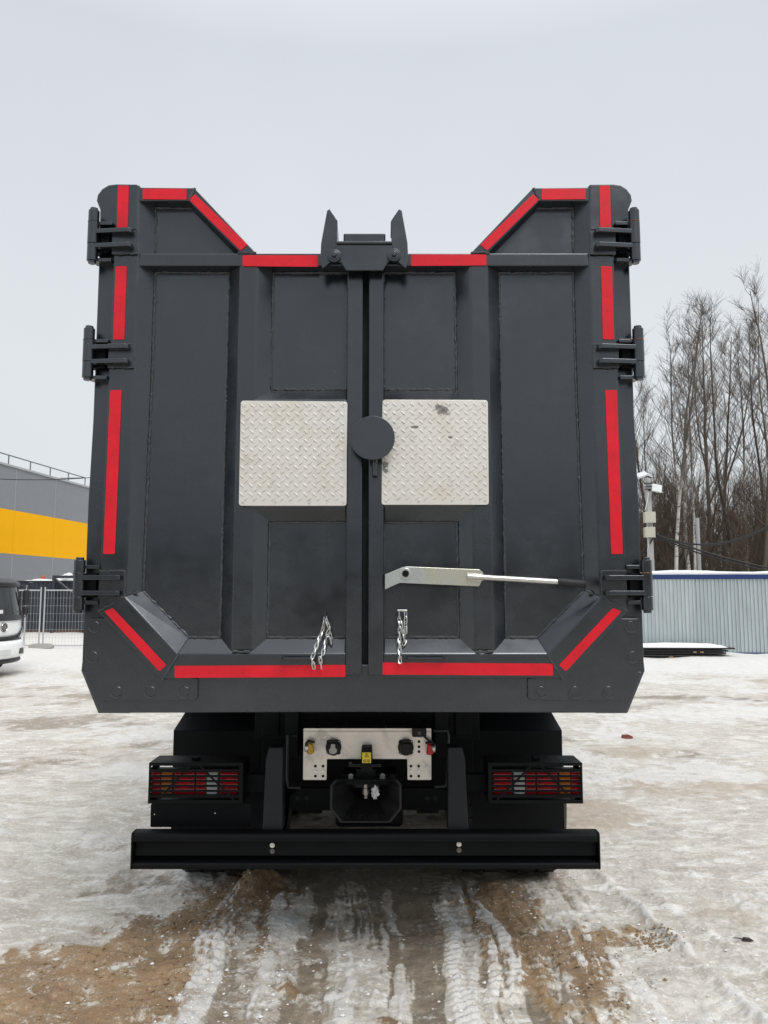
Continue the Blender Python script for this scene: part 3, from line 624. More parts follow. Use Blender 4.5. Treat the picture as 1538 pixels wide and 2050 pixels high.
for (xx, zz), r, mt in (((-0.0779, 0.8600), .015, ZINC), ((-0.0236, 0.8650), .008, CHROME), ((0.0231, 0.8650), .008, CHROME), ((0.0852, 0.8600), .016, ZINC), ((0.1331, 0.8587), .014, BLACK2)):
    m = MB(); m.prism(circ(xx, zz, r, 6, .5), .682, .70); m.build('hitch_bolt', mt, HT, .002)
O = [(-0.1482, 0.8633), (0.1577, 0.8633), (0.1838, 0.8339), (0.1823, 0.7169), (0.1271, 0.6514), (-0.1280, 0.6514), (-0.1812, 0.7169), (-0.1805, 0.8327)]
cxh = sum(p[0] for p in O)/8; czh = sum(p[1] for p in O)/8+.012
inn = lambda k, dz=0: [(cxh+(x-cxh)*k, czh+(z-czh)*k+dz) for x, z in O]
m = MB(); rings = [(O, .612), (inn(.97), .600), (inn(.93), .606), (inn(.42, .01), .76), (inn(.40, .01), .86)]
n = 8; Vv = [(x, d, z) for P, d in rings for x, z in P]; F = [(r*n+i, r*n+(i+1) % n, (r+1)*n+(i+1) % n, (r+1)*n+i) for r in range(len(rings)-1) for i in range(n)]
Vo = [(x, d, z) for P, d in ((O, .612), (inn(.5, .01), .80)) for x, z in P]
m.add(Vv, F+[tuple(range((len(rings)-1)*n, len(rings)*n))]); m.add(Vo, [(i, (i+1) % n, n+(i+1) % n, n+i) for i in range(n)])
m.build('funnel', simple('cast_black', (.011, .011, .012), .38, bump=.25, bs=70), HT, .004)
px_, pz_ = (-0.0013, 0.7823)
m = MB(); m.tube([(px_, .72, pz_+.05), (px_, .72, pz_+.012), (px_, .72, pz_+.01), (px_, .72, pz_-.018), (px_, .72, pz_-.02), (px_, .72, pz_-.040)], [.016, .016, .021, .021, .014, .012], 18); m.build('hitch_pin', simple('steel_pin', (.35, .31, .28), .3, .9), HT, smooth=True)
td = bpy.data.curves.new('maker_lettering', 'FONT'); td.body = 'V.ORLANDI'; td.size = .036; td.align_x = 'CENTER'; td.extrude = .0012; td.space_character = 1.12
to = bpy.data.objects.new('embossed_lettering', td); COL.objects.link(to); to.parent = HT; td.materials.append(BLACK2)
tm = bpy.data.meshes.new_from_object(to); bpy.data.objects.remove(to); to = mesh_obj('embossed_lettering', tm, HT)
if not tm.materials: tm.materials.append(BLACK2)
to.location = (cxh, .617, (0.0026, 0.6659)[1]); to.rotation_euler = (R(98), 0, 0)

# hanging lines, valves and brackets above and beside the hitch
m = MB()
m.tube([(-0.3657, 1.0468) [0:1]+(.8,)+(-0.3657, 1.0468)[1:2], (-0.4191, 1.0468)[0:1]+(.8,)+(-0.4191, 1.0468)[1:2], (-0.4214, 0.8191)[0:1]+(.8,)+(-0.4214, 0.8191)[1:2], (-0.4129, 0.7780)[0:1]+(.8,)+(-0.4129, 0.7780)[1:2], (-0.3493, 0.7754)[0:1]+(.8,)+(-0.3493, 0.7754)[1:2]], .008, 10)
m.build('bent_bracket', PAINT2, TRUCK, .001, smooth=True)
m = MB()
m.tube([P3((0.3572, 1.0702), .8), P3((0.4319, 1.0702), .8), P3((0.4370, 1.0389), .8), P3((0.4269, 0.7985), .8), P3((0.4135, 0.7831), .8), P3((0.3605, 0.7806), .8)], .008, 10)
m.build('bent_bracket', PAINT2, TRUCK, .001, smooth=True)
MB().box(-.62, .62, .93, 1.06, 1.0, 1.284).build('light_gap_filler', BLACK, TRUCK, .006)  # filler box added to darken the light gap under the body
MB().box(-.60, .60, 1.07, 1.09, .72, 1.0).build('light_block_plate', BLACK, TRUCK, .006)  # thin sheet added to block light beneath the truck
for k in range(4):
    x0_ = -.30+.2*k+random.uniform(-.02, .02)
    m = MB(); m.tube([(x0_, .92, 1.10), (x0_+random.uniform(-.05, .05), .84, 1.02), (x0_+random.uniform(-.08, .08), .9, .95), (x0_, 1.3, .98)], .011, 8); m.build('air_hose', DARKPIT, TRUCK, smooth=True)
for x_ in (-.53, .53):
    m = MB(); m.box(x_-.05, x_+.05, .92, 1.02, 1.02, 1.24); m.cyl((x_, .90, 1.20), (x_, .92, 1.20), .03, 12); m.build('hinge_block', BLACK, TRUCK, .008)
for x_ in (-.30, .33):
    m = MB(); m.box(x_-.06, x_+.06, .88, .98, .62, .70); m.build('bracket_block', BLACK, TRUCK, .006)

# ------------------------------------------------------------------ loose things on the truck
def chain(name, label, strands, grp='safety chains on the rear doors'):
    root = empty(name, (strands[0][0][0]-.093, 3.41+strands[0][0][1], strands[0][0][2]), 0, label, 'chain', grp)
    base = Vector((strands[0][0]))
    L, Wd = .0170, .0062
    m = MB(); P = []
    for k in range(10):
        a = 2*math.pi*k/10; P.append((Wd*math.cos(a), 0, (L-Wd)*(1 if math.sin(a) > 1e-6 else -1 if math.sin(a) < -1e-6 else 0)+Wd*math.sin(a)))
    P = [(Wd*math.cos(a), 0, (L-Wd)*sg+Wd*math.sin(a)) for a, sg in [(0, 1), (R(60), 1), (R(120), 1), (R(180), 1), (R(180), -1), (R(240), -1), (R(300), -1), (R(360), -1)]]
    m.tube(P, .0030, 5, closed=True)
    L0 = None
    for st in strands:
        pts = [Vector(p)-base for p in st]; cum = [0]
        for a, b in zip(pts[:-1], pts[1:]): cum.append(cum[-1]+(b-a).length)
        n = max(2, int(cum[-1]/.0225)); 
        for i in range(n):
            s = (i+.5)*.0225; j = 0
            while j < len(cum)-2 and s > cum[j+1]: j += 1
            t = (pts[j+1]-pts[j]).normalized(); p = pts[j]+t*(s-cum[j])
            if L0 is None: L0 = m.build('link', ZINC, root, smooth=True); o = L0
            else: o = rep(L0, root)
            qd = t.to_track_quat('Z', 'Y'); tw = Matrix.Rotation(R(28 if i % 2 else 118)+random.uniform(-.35, .35), 4, 'Z')
            o.rotation_euler = (qd.to_matrix().to_4x4() @ tw).to_euler(); o.location = p
    return root
CHL = chain('safety_chain', 'zinc chain hanging in loops from a hook on the left rear door', [
    [P3((-0.1664, 1.6942), .035), P3((-0.1796, 1.6369), .04), P3((-0.1958, 1.5911), .0), P3((-0.2101, 1.5459), -.03), P3((-0.2182, 1.5206), -.034), P3((-0.2095, 1.4777), -.03)],
    [P3((-0.1642, 1.6898), .035), P3((-0.1457, 1.6374), .03), P3((-0.1401, 1.5725), .02)],
    [P3((-0.1519, 1.6362), .03), P3((-0.1645, 1.5899), .02), P3((-0.1727, 1.5444), -.01), P3((-0.1839, 1.5203), -.03), P3((-0.1774, 1.4773), -.026)]])
CHR = chain('safety_chain', 'zinc chain dangling straight down below the lever on the right rear door', [
    [P3((0.1596, 1.7162), .035), P3((0.1615, 1.6374), .03), P3((0.1608, 1.5782), .0), P3((0.1623, 1.5008), -.026)],
    [P3((0.1884, 1.7162), .035), P3((0.1880, 1.6374), .03), P3((0.1814, 1.6286), .03), P3((0.1706, 1.6766), .035)],
    [P3((0.1754, 1.6362), .03), P3((0.1857, 1.5893), .03), P3((0.1741, 1.5689), .01)]])
hk = MB(); a = (-0.1681, 1.7112); hk.tube([(a[0], .06, a[1]), (a[0], .034, a[1]+.002), (a[0]+.001, .028, a[1]-.012), (a[0]+.002, .036, a[1]-.02)], .004, 8); hk.build('chain_hook', PAINT, TRUCK, smooth=True)
hk = MB(); a, b = (0.1555, 1.7245), (0.1935, 1.7245); hk.tube([(a[0], .06, a[1]), (a[0], .03, a[1]), (b[0], .03, b[1]), (b[0], .06, b[1])], .0045, 8); hk.build('chain_staple', CHROME, TRUCK, smooth=True)
# crumpled clear film left on the hitch pin
def film():
    t = NT('clear_plastic_film'); c = t.coord(); t.set(col=(.80, .81, .86), rough=.22, alpha=.8, norm=t.bump(t.noise(c, 60, 3), .6, .004)); return t.m
bm = bmesh.new(); bmesh.ops.create_icosphere(bm, subdivisions=3, radius=1)
rg = random.Random(4)
from mathutils import noise as mn
for v in bm.verts:
    p = v.co.copy(); k = .62+.65*mn.noise(p*2.1+Vector((3, 1, 7)))+.35*abs(mn.noise(p*5.2))
    v.co = Vector((p.x*.024*k+.008*p.z, p.y*.018*k, p.z*.038*k))
    if p.z < -.3: v.co.x *= 1.15 if p.x*mn.noise(p*3) > 0 else .5; 
me = bpy.data.meshes.new('plastic_film'); bm.to_mesh(me); bm.free()
fx, fz = (0.0469, 0.7872); o = mesh_obj('plastic_film', me, None, film()); o.location = (fx-.093, 3.41+.66, fz); o.rotation_euler = (0, R(-25), 0)
tag(o, 'crumpled clear plastic film caught on the pin inside the tow hitch funnel', 'plastic film')

# ------------------------------------------------------------------ ground: packed icy snow with sand, slush and tyre tracks
RNG = np.random.RandomState(11)
TBL = RNG.rand(8, 256, 256).astype(np.float32)
def vn(x, y, k):
    xi = np.floor(x).astype(np.int32); yi = np.floor(y).astype(np.int32); fx = x-xi; fy = y-yi
    fx = fx*fx*fx*(fx*(fx*6-15)+10); fy = fy*fy*fy*(fy*(fy*6-15)+10); t = TBL[k % 8]
    a = t[xi & 255, yi & 255]; b = t[(xi+1) & 255, yi & 255]; c = t[xi & 255, (yi+1) & 255]; d = t[(xi+1) & 255, (yi+1) & 255]
    return (a*(1-fx)+b*fx)*(1-fy)+(c*(1-fx)+d*fx)*fy
def fbm(x, y, octs=4, seed=0, gain=.5):
    s = 0; a = 1; tot = 0
    for o in range(octs):
        s = s+a*vn(x*2.03**o+17.3*o+seed*5.1, y*2.03**o-9.7*o+seed*3.7, o+seed); tot += a; a *= gain
    return s/tot
def ss(a, b, x): t = np.clip((x-a)/(b-a), 0, 1); return t*t*(3-2*t)
def axis(lo, hi, step, grow, end0, end1):
    c = list(np.arange(lo, hi+step/2, step)); s = step
    while c[-1] < end1: s *= grow; c.append(c[-1]+s)
    s = step; b = [lo]
    while b[-1] > end0: s *= grow; b.append(b[-1]-s)
    return np.array(b[:0:-1]+c)
gx = axis(-2.3, 2.3, .0105, 1.04, -500, 500); gy = axis(3.0, 5.6, .0095, 1.026, -120, 700)
X, Y = np.meshgrid(gx, gy); NXg, NYg = len(gx), len(gy)
def seg(x0, y0, x1, y1):
    dx, dy = x1-x0, y1-y0; t = np.clip(((X-x0)*dx+(Y-y0)*dy)/(dx*dx+dy*dy), 0, 1)
    return np.hypot(X-x0-t*dx, Y-y0-t*dy)
dist = np.hypot(X, Y)
near = 1-ss(7, 16, dist)
n_big = fbm(X*.22, Y*.30, 4, 1); n_mid = fbm(X*1.1, Y*1.3, 4, 2); n_sm = fbm(X*5, Y*5, 4, 3); n_fine = fbm(X*22, Y*22, 3, 4)
wx = X+(n_mid-.5)*.22
streaky = fbm(wx*7.5, Y*.8, 4, 5)
edge = (n_sm-.5)*.9+(n_fine-.5)*.5
# sand pulled out by the wheels: two fans on the left, one on the right
rag = fbm(X*2.4, Y*2.0, 6, 4, .62)-.5; rag2 = fbm(X*9, Y*7, 5, 2, .66)-.5
sand = np.maximum.reduce([1.15-seg(-.80, 5.05, -1.12, 4.35)/.26, 1.25-seg(-1.12, 4.35, -1.80, 3.30)/.33, 1.15-seg(-.92, 4.6, -1.12, 3.2)/.28,
                          1.05-seg(.98, 4.25, .86, 3.2)/.22, .9-seg(.66, 4.8, .74, 3.2)/.24, .9-seg(-.68, 5.1, -.60, 4.1)/.17, .95-seg(1.30, 4.2, 1.12, 4.25)/.13, .7-seg(.02, 3.45, .1, 3.4)/.07, .75-seg(-.45, 3.75, -.42, 3.7)/.08, .65-seg(1.30, 4.32, 1.42, 4.30)/.10])
sand = ss(.05, .80, sand+.10+rag*1.9+rag2*1.4)
tan = ss(.50, .70, n_big*.5+n_mid*.5+rag*.25)*.6                                   # thin tan veil across the whole yard
lane = ss(1.30, .85, np.abs(X-.12)+rag*.3)*ss(6.6, 5.2, Y)
st2 = fbm(wx*14, Y*.55, 4, 2, .6)
rut = np.zeros_like(X)
for (x0_, x1_, w_, a_) in ((-.90, -.79, .07, .50), (-.64, -.50, .075, .55), (-.21, -.16, .10, .42), (.41, .37, .08, .55), (.62, .58, .06, .28), (.05, -.02, .05, .18), (1.16, 1.2, .12, .4)):
    rut += a_*np.exp(-(seg(x0_, 5.0, x1_, 3.0)/w_)**2)
for (x0_, x1_, w_, a_) in ((-.36, -.33, .12, .42), (-.72, -.63, .06, .35), (.26, .22, .08, .45), (.10, .14, .13, .30), (.82, .80, .12, .35)):
    rut -= a_*np.exp(-(seg(x0_, 5.3, x1_, 3.0)/w_)**2)
rut -= .55*ss(4.45, 5.1, Y+rag*.5)
st3 = fbm(wx*44, Y*1.2, 3, 7, .6)
lv = rut*.80+(streaky-.5)*1.0+(st2-.5)*1.6+(st3-.5)*1.0*ss(.45, .6, fbm(X*2, Y*1.5, 3, 1))+rag*.9+rag2*1.1-.05
dark = lane*ss(.02, -.42, lv)
dark = np.maximum(dark, ss(.1, .8, .95-seg(-1.80, 4.85, -1.0, 5.25)/.16+rag*1.6+rag2*1.3)*.95); dark = np.maximum(dark, ss(.1, .8, .75-seg(-1.5, 4.55, -1.40, 4.57)/.08+rag*1.2+rag2))
dark = np.maximum(dark, .75*ss(.56, .74, fbm(X*.55+4, Y*.8, 6, 6, .6)+rag2*.25))
dark = np.maximum(dark, .8*ss(.1, .8, .9-seg(3.9, 14.0, 7.8, 12.9)/.6+rag*1.3)); dark = np.maximum(dark, .5*ss(.1, .8, .7-seg(-3.9, 9.2, -2.4, 8.3)/.3+rag*1.4))
under = ss(1.35, 1.0, np.abs(X+.09))*ss(4.75, 5.2, Y+rag*.4)*ss(12.5, 11, Y)  # darkens the ground colour over the truck's footprint, shade painted in
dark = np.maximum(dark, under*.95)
snow = lane*ss(.16, .62, lv)*.9
snow = np.maximum(snow, ss(.15, .85, np.maximum.reduce([.75-seg(-1.0, 4.6, -1.25, 4.55)/.10, .8-seg(-1.3, 3.9, -1.2, 4.0)/.08, .8-seg(-.9, 3.4, -1.1, 3.3)/.14, .9-seg(1.18, 3.7, 1.2, 3.2)/.12, .7-seg(1.36, 5.3, 1.62, 3.4)/.10, .6-seg(1.75, 4.4, 1.95, 3.2)/.10])+rag*1.3+rag2))
snow = np.maximum(snow, .8*ss(.47, .66, fbm(X*.75, Y*1.0, 6, 7, .6)+rag2*.4)*(1-lane))
far = ss(16.2, 18.4, Y+(n_mid-.5)*1.6+np.clip(X, -20, 0)*.08)
snow = np.maximum(snow, far)
dark *= (1-far*.9); sand *= (1-far); tan *= (1-far*.8)
# relief
h = (n_mid-.5)*.05*ss(60, 8, dist)+(n_sm-.5)*.020*(1-ss(10, 30, dist))+(n_fine-.5)*.010*near
h += snow*.012*near*(.5+n_sm)+sand*.014*(n_sm+.2)+(fbm(X*48, Y*48, 2, 6)-.5)*(.010*sand+.007*snow*near)
h -= dark*.008*near
h += (streaky-.5)*.022*lane*near+rag2*.013*near+rag*.014*near
# tread prints: chevron lugs in the wheel lanes
def lugs(cx0, cx1, y0, y1, half, pitch, amp):
    t = np.clip((Y-y0)/(y1-y0), 0, 1); c = cx0+(cx1-cx0)*t; u = (X-c)/half
    ph = (Y+np.abs(u)*pitch*.7)/pitch; v = np.abs((ph % 1)-.5)*2; rib = ss(.35, .6, v)*ss(1.05, .85, np.abs(u))
    groove = ss(.12, .05, np.abs(np.abs(u)-.45))
    return amp*(rib-.5*groove)*((Y > y0) & (Y < y1))*ss(.40, .58, fbm(X*2.2+3, Y*2.2, 3, 7)+.06)
LG = lugs(.62, .70, 3.6, 5.4, .15, .062, 1)+lugs(1.0, .95, 3.2, 4.9, .15, .075, 1)+lugs(-1.75, -.82, 3.2, 5.2, .13, .07, 1)+lugs(-1.1, -.72, 3.1, 5.2, .14, .065, 1)+lugs(.40, .34, 3.1, 5.2, .10, .055, .6)
h += LG*.014
print_ = np.clip(LG, 0, 1)*near
floor_ = np.clip(-LG*2, 0, 1)*near
snow = np.clip(snow+.22*print_*lane, 0, 1); dark = np.clip(dark+.30*floor_-.2*print_, 0, 1)  # groove floors tinted darker and ribs lighter, painting in faint relief shading
h += .10*np.exp(-(seg(-.74, 5.02, -.80, 4.90)/.085)**2)*(.5+n_sm)                # clod of sand at the left wheel
for a in ((-1.62, 5.3, 1.36, 3.3),): pass
h += .03*np.exp(-(seg(1.37, 5.3, 1.64, 3.2)/.05)**2)*(.3+n_sm)*1.2+.02*np.exp(-(seg(1.58, 5.0, 1.95, 3.2)/.04)**2)*n_sm
h += far*(.05+.22*(fbm(X*.5, Y*.5, 3, 3)-.3))*ss(17, 21, Y)*ss(60, 30, Y)
h += ss(20.6, 21.6, Y)*ss(3, 6, X)*ss(40, 20, X)*.02
h -= .004
me = bpy.data.meshes.new('ground'); nv = X.size
co_ = np.stack([X, Y, h], -1).reshape(-1, 3).astype(np.float32)
idx = np.arange(nv).reshape(NYg, NXg); quads = np.stack([idx[:-1, :-1], idx[:-1, 1:], idx[1:, 1:], idx[1:, :-1]], -1).reshape(-1, 4)
me.vertices.add(nv); me.vertices.foreach_set('co', co_.ravel()); nf = len(quads)
me.loops.add(nf*4); me.loops.foreach_set('vertex_index', quads.ravel().astype(np.int32)); me.polygons.add(nf)
me.polygons.foreach_set('loop_start', np.arange(0, nf*4, 4, dtype=np.int32)); me.update(calc_edges=True)
me.polygons.foreach_set('use_smooth', np.ones(nf, bool))
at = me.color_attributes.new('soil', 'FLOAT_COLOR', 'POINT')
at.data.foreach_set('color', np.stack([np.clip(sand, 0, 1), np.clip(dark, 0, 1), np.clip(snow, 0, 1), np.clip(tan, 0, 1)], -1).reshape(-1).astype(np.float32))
def ground_mat():
    t = NT('icy_snow_ground'); g = t.n('ShaderNodeNewGeometry').outputs['Position']
    a = t.n('ShaderNodeVertexColor', layer_name='soil'); sp = t.n('ShaderNodeSeparateColor', ins={0: a.outputs['Color']})
    mp = t.n('ShaderNodeMapping', ins={0: g, 'Scale': (1, 1, 0)}).outputs[0]
    f1 = t.noise(mp, 7, 7, .68); f2 = t.noise(mp, 38, 6, .7); f3 = t.noise(mp, 2.2, 6, .62, .6); f4 = t.noise(mp, 130, 3, .6)
    f6 = t.noise(t.n('ShaderNodeMapping', ins={0: g, 'Scale': (.8, 1.6, 0), 'Rotation': (0, 0, .25)}).outputs[0], 6, 11, .74, .6)
    def ragged(m, k, lo=.36, hi=.64):
        d = t.math('ADD', t.math('MULTIPLY', t.math('SUBTRACT', f1, .5), k), t.math('MULTIPLY', t.math('SUBTRACT', f2, .5), k*.9))
        return t.math('MULTIPLY', t.rng(t.math('ADD', m, d), lo, hi, 0, 1, True), t.rng(m, .02, .22, 0, 1, True))
    ice = t.mix(t.rng(f3, .32, .68, 0, 1), (.46, .42, .355), (.64, .61, .55))
    f5 = t.noise(t.n('ShaderNodeMapping', ins={0: g, 'Scale': (1, 1.5, 0)}).outputs[0], 4.2, 11, .80, .4)
    ice = t.mix(t.rng(f5, .54, .68, 0, .7), ice, (.36, .30, .225))
    ice = t.mix(t.rng(f2, .50, .64, 0, .8), ice, (.76, .75, .72))
    tanm = t.math('MULTIPLY', ragged(a.outputs['Alpha'], 1.2, .2, .7), .6)
    ice = t.mix(t.rng(f6, .54, .68, 0, .6), ice, (.27, .25, .205)); ice = t.mix(t.rng(f6, .49, .38, 0, .9), ice, (.80, .79, .755))
    ice = t.mix(t.rng(f4, .56, .68, 0, .4), ice, (.25, .215, .17))
    c = t.mix(tanm, ice, (.38, .285, .19))
    sandc = t.mix(f2, (.22, .138, .068), (.37, .25, .138)); sandc = t.mix(t.rng(f3, .4, .65, 0, .75), sandc, (.15, .098, .056)); sandc = t.mix(t.rng(f2, .55, .7, 0, .7), sandc, (.50, .42, .32)); sandc = t.mix(t.rng(f4, .55, .68, 0, .6), sandc, (.10, .066, .04))
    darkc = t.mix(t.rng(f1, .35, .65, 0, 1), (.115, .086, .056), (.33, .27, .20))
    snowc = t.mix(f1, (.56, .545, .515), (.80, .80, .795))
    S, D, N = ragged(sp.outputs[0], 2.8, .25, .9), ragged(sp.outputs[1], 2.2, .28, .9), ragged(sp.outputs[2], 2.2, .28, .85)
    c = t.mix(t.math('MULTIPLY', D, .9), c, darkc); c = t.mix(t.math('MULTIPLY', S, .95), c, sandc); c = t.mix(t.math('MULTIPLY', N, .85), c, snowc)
    specks = t.rng(t.noise(mp, 55, 2, .5), .70, .75, 0, .6); c = t.mix(specks, c, (.07, .06, .05))
    wet = t.rng(D, 0, 1, .52, .34); rough = t.math('ADD', t.math('MULTIPLY', t.math('MAXIMUM', S, N), .3), wet)
    b1 = t.bump(f1, .7, .035); b2 = t.bump(f2, .7, .009, b1); b3 = t.bump(f4, .6, .002, b2)
    t.set(col=c, rough=rough, norm=b3, spec=.4); return t.m
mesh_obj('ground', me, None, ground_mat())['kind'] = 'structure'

# crumbs of snow and sand lying on the ruts
def crumbs(name, n, m, places, r0, r1, lab):
    V = []; F = []; rg = random.Random(len(name))
    for i in range(n):
        (x0, y0, x1, y1, w) = rg.choice(places); t = rg.random(); x = x0+(x1-x0)*t+rg.gauss(0, w); y = y0+(y1-y0)*t+rg.gauss(0, w)
        r = r0*(r1/r0)**(rg.random()**2.2); j = np.searchsorted(gy, y); k = np.searchsorted(gx, x); z = float(h[min(j, NYg-1), min(k, NXg-1)])
        b = len(V); P = [(1, 0, 0), (0, 1, 0), (-1, 0, 0), (0, -1, 0), (.2, .1, .8), (0, 0, -.6)]
        for p in P: V.append((x+p[0]*r*rg.uniform(.6, 1.2), y+p[1]*r*rg.uniform(.6, 1.2), z+r*.3+p[2]*r*rg.uniform(.5, 1.1)))
        for k_ in range(4): F += [(b+k_, b+(k_+1) % 4, b+4), (b+(k_+1) % 4, b+k_, b+5)]
    me = bpy.data.meshes.new(name); me.from_pydata(V, [], F); o = mesh_obj(name, me, None, m); tag(o, lab, None, None, 'stuff'); return o
crumbs('snow_crumbs', 1500, simple('snow_crumb', (.72, .72, .71), .7, var=.1, bump=.4, bs=80, bd=.004), [(-.63, 4.9, -.5, 3.1, .09), (-.88, 4.3, -.76, 3.1, .08), (-.2, 4.8, -.16, 3.3, .13), (.4, 4.85, .37, 3.4, .10), (1.4, 5.3, 1.9, 3.2, .2), (-1.3, 5, -1.0, 3.3, .3), (.7, 5.0, 1.2, 3.3, .2)], .002, .013, 'loose crumbs of snow along the ruts')
crumbs('sand_clods', 2200, simple('sand_clod', (.25, .17, .095), .85, var=.3, bump=.5, bs=70, bd=.004), [(-.76, 5.0, -1.12, 4.3, .10), (-1.1, 4.35, -1.7, 3.4, .16), (-.9, 4.4, -1.15, 3.2, .14), (1.0, 4.2, .86, 3.2, .13), (1.36, 4.25, 1.48, 4.2, .06), (-.75, 5.0, -.79, 4.9, .05)], .002, .014, 'loose clods of sand thrown up by the wheels')
def gz(x, y): return float(h[min(np.searchsorted(gy, y), NYg-1), min(np.searchsorted(gx, x), NXg-1)])
# litter
x, y = (3.0334, 9.8562); m = MB(); m.loft(rpoly([(-.07, 0), (.06, -.0), (.075, .03), (.02, .055), (-.055, .05)], .01), -.03, rpoly([(-.06, 0), (.05, .0), (.06, .03), (.02, .05), (-.05, .045)], .01), .04)
o = m.build('broken_brick', simple('brick_red', (.20, .055, .045), .85, var=.3, vs=20), None, .004); o.location = (x, y, gz(x, y)-.005); tag(o, 'small red-brown lump of broken brick lying on the ice right of the truck', 'brick')
x, y = (1.8669, 4.1949); m = MB(); m.tube([(-.055, .010, .012), (-.035, .004, .014), (-.01, 0, .010)], [.002, .003, .004], 5); m.loft([(-.015, .004), (.02, .002), (.045, .006), (.03, .016), (0, .018)], -.012, [(-.01, .004), (.02, .002), (.04, .006), (.03, .013), (0, .016)], .012)
o = m.build('dead_leaf', simple('dead_leaf', (.035, .028, .024), .7), None); o.location = (x, y, gz(x, y)); tag(o, 'dark curled dead leaf on the icy snow near the right edge', 'leaf')

# ------------------------------------------------------------------ hall on the left with the yellow band
HALL = empty('warehouse', (-18.5, 37.0, 0), math.atan2(1, .117), 'grey panelled hall with a broad yellow band and a railing along its roof', 'building')
PG = simple('grey_panel', (.225, .235, .25), .5, spec=.3, var=.05, vs=1.2); PY = simple('yellow_panel', (.90, .44, .0), .6, spec=.12, var=.05, vs=1.0); STEEL = simple('grey_steel', (.13, .14, .155), .5)
rows = [(0, .935, PG), (.935, 1.87, PG), (1.87, 2.805, PG), (2.805, 3.742, PG), (3.742, 4.822, PY), (4.822, 5.902, PY), (5.902, 6.962, PG), (6.962, 8.02, PG)]
joints = [1.05-3.66*k for k in range(6, -1, -1)]+[4.73, 9.0]
protos = {}
for r_, (z0, z1, mt) in enumerate(rows):
    for a, b in zip(joints[:-1], joints[1:]):
        key = (r_, round(b-a, 2))
        if key not in protos:
            m = MB(); n = 2
            m.box(.009, (b-a)-.009, 0, .12, z0+.0008, z1-.0008); pr = m.build('wall_panel', mt, HALL); protos[key] = pr
            if (z1-z0) > .5:
                pass
        else: pr = rep(protos[key], HALL)
        pr.location = (a, 0, 0)
for a in joints[1:-1]:
    m = MB(); m.box(a-.016, a+.016, -.008, .05, .0, 3.74); m.box(a-.016, a+.016, -.008, .05, 5.905, 8.0); m.build('joint_cover', simple('pale_joint', (.36, .37, .38), .5) if a == joints[1] else bpy.data.materials['pale_joint'], HALL)
MB().box(joints[0], 9.0, .121, 16, 0, 7.9).build('hall_body', PG, HALL)
MB().box(joints[0], 9.03, -.06, .3, 8.02, 8.12).build('roof_edge', simple('roof_trim', (.40, .41, .42), .5), HALL)
RL = MB(); RL.box(joints[0], 8.4, .25, .29, 8.62, 8.67); RL = RL.build('roof_railing', STEEL, HALL)
MB().box(joints[0], 8.4, .255, .285, 8.14, 8.18).build('lower_rail', STEEL, RL)
PP = None; xq = 8.37
while xq > joints[0]:
    if PP is None: PP = MB().box(-.025, .025, .25, .29, 8.1, 8.62).build('railing_post', STEEL, RL); o = PP
    else: o = rep(PP, RL)
    o.location = (xq, 0, 0); xq -= 1.9
MB().box(8.355, 8.40, .29, 5.0, 8.62, 8.67).build('return_rail', STEEL, RL)

# dark profiled wall in front of the hall
NAVY = simple('dark_navy_sheet', (.028, .034, .048), .5, var=.2, vs=2)
DW = empty('site_wall', (-9.0, 34.0, 0), 0, 'low dark navy profiled metal wall at the foot of the hall', 'wall')
SH = None
for k in range(10):
    if SH is None:
        m = MB()
        for j in range(6): m.box(.02+j*.19, .13+j*.19, -.03, 0, .22, 2.28)
        m.box(0, 1.14, 0, .04, .2, 2.3); SH = m.build('wall_sheet', NAVY, DW); o = SH
    else: o = rep(SH, DW)
    o.location = (-9.2+k*1.145, 0, 0)
MB().box(-9.3, 2.4, -.05, .1, 2.3, 2.36).build('wall_cap', NAVY, DW)
MB().box(-9.3, 2.4, -.04, .1, -.1, .2).build('wall_foot', simple('rusty_foot', (.11, .065, .04), .8, var=.3), DW)
x0, z1 = (-14.4421, 2.5787)
FRM = empty('steel_rack', (x0, 33.6, 0), 0, 'open dark steel frame with a diagonal brace rising above the navy wall', 'frame')
MB().box(0, .12, 0, .1, 0, z1).build('rack_post', NAVY, FRM); MB().box(1.75, 1.87, 0, .1, 0, z1).build('rack_post', NAVY, FRM)
MB().box(.12, 1.75, .005, .095, z1-.12, z1).build('rack_beam', NAVY, FRM); MB().box(1.25, 1.75, .01, .09, .3, z1-.12).build('rack_panel', NAVY, FRM)
MB().tube([(.12, .05, z1-.15), (1.25, .05, 1.55)], .05, 6).build('rack_brace', NAVY, FRM)
x, z = (-15.2898, 2.4179)
m = MB(); m.tube([(0, 0, 0), (0, 0, .05), (0, 0, .06), (0, 0, .30), (0, 0, .36), (0, 0, .40)], [.15, .15, .10, .10, .08, .04], 14)
o = m.build('warning_lamp', simple('orange_lamp', (.42, .07, .03), .35), None); o.location = (x, 34.6, 2.2); tag(o, 'small red-orange beacon showing above the dark navy wall', 'beacon')
def heap(name, loc, sx, sy, sz, lab):
    bm = bmesh.new(); bmesh.ops.create_icosphere(bm, subdivisions=4, radius=1)
    for v in bm.verts:
        p = v.co.copy(); k = 1+.35*(mn.noise(p*1.7+Vector(loc))) + .10*mn.noise(p*5)
        v.co = Vector((p.x*sx*k, p.y*sy*k, max(p.z, -.1)*sz*k))
    me = bpy.data.meshes.new(name); bm.to_mesh(me); bm.free(); me.polygons.foreach_set('use_smooth', [True]*len(me.polygons))
    o = mesh_obj(name, me, None, SNOW); o.location = loc; return tag(o, lab, 'snow')
hx = (-15.2624, 2.3089)[0]; heap('snow_drift', (hx, 34.35, 2.28), .8, .3, .16, 'long low cap of snow lying behind the top of the navy wall')
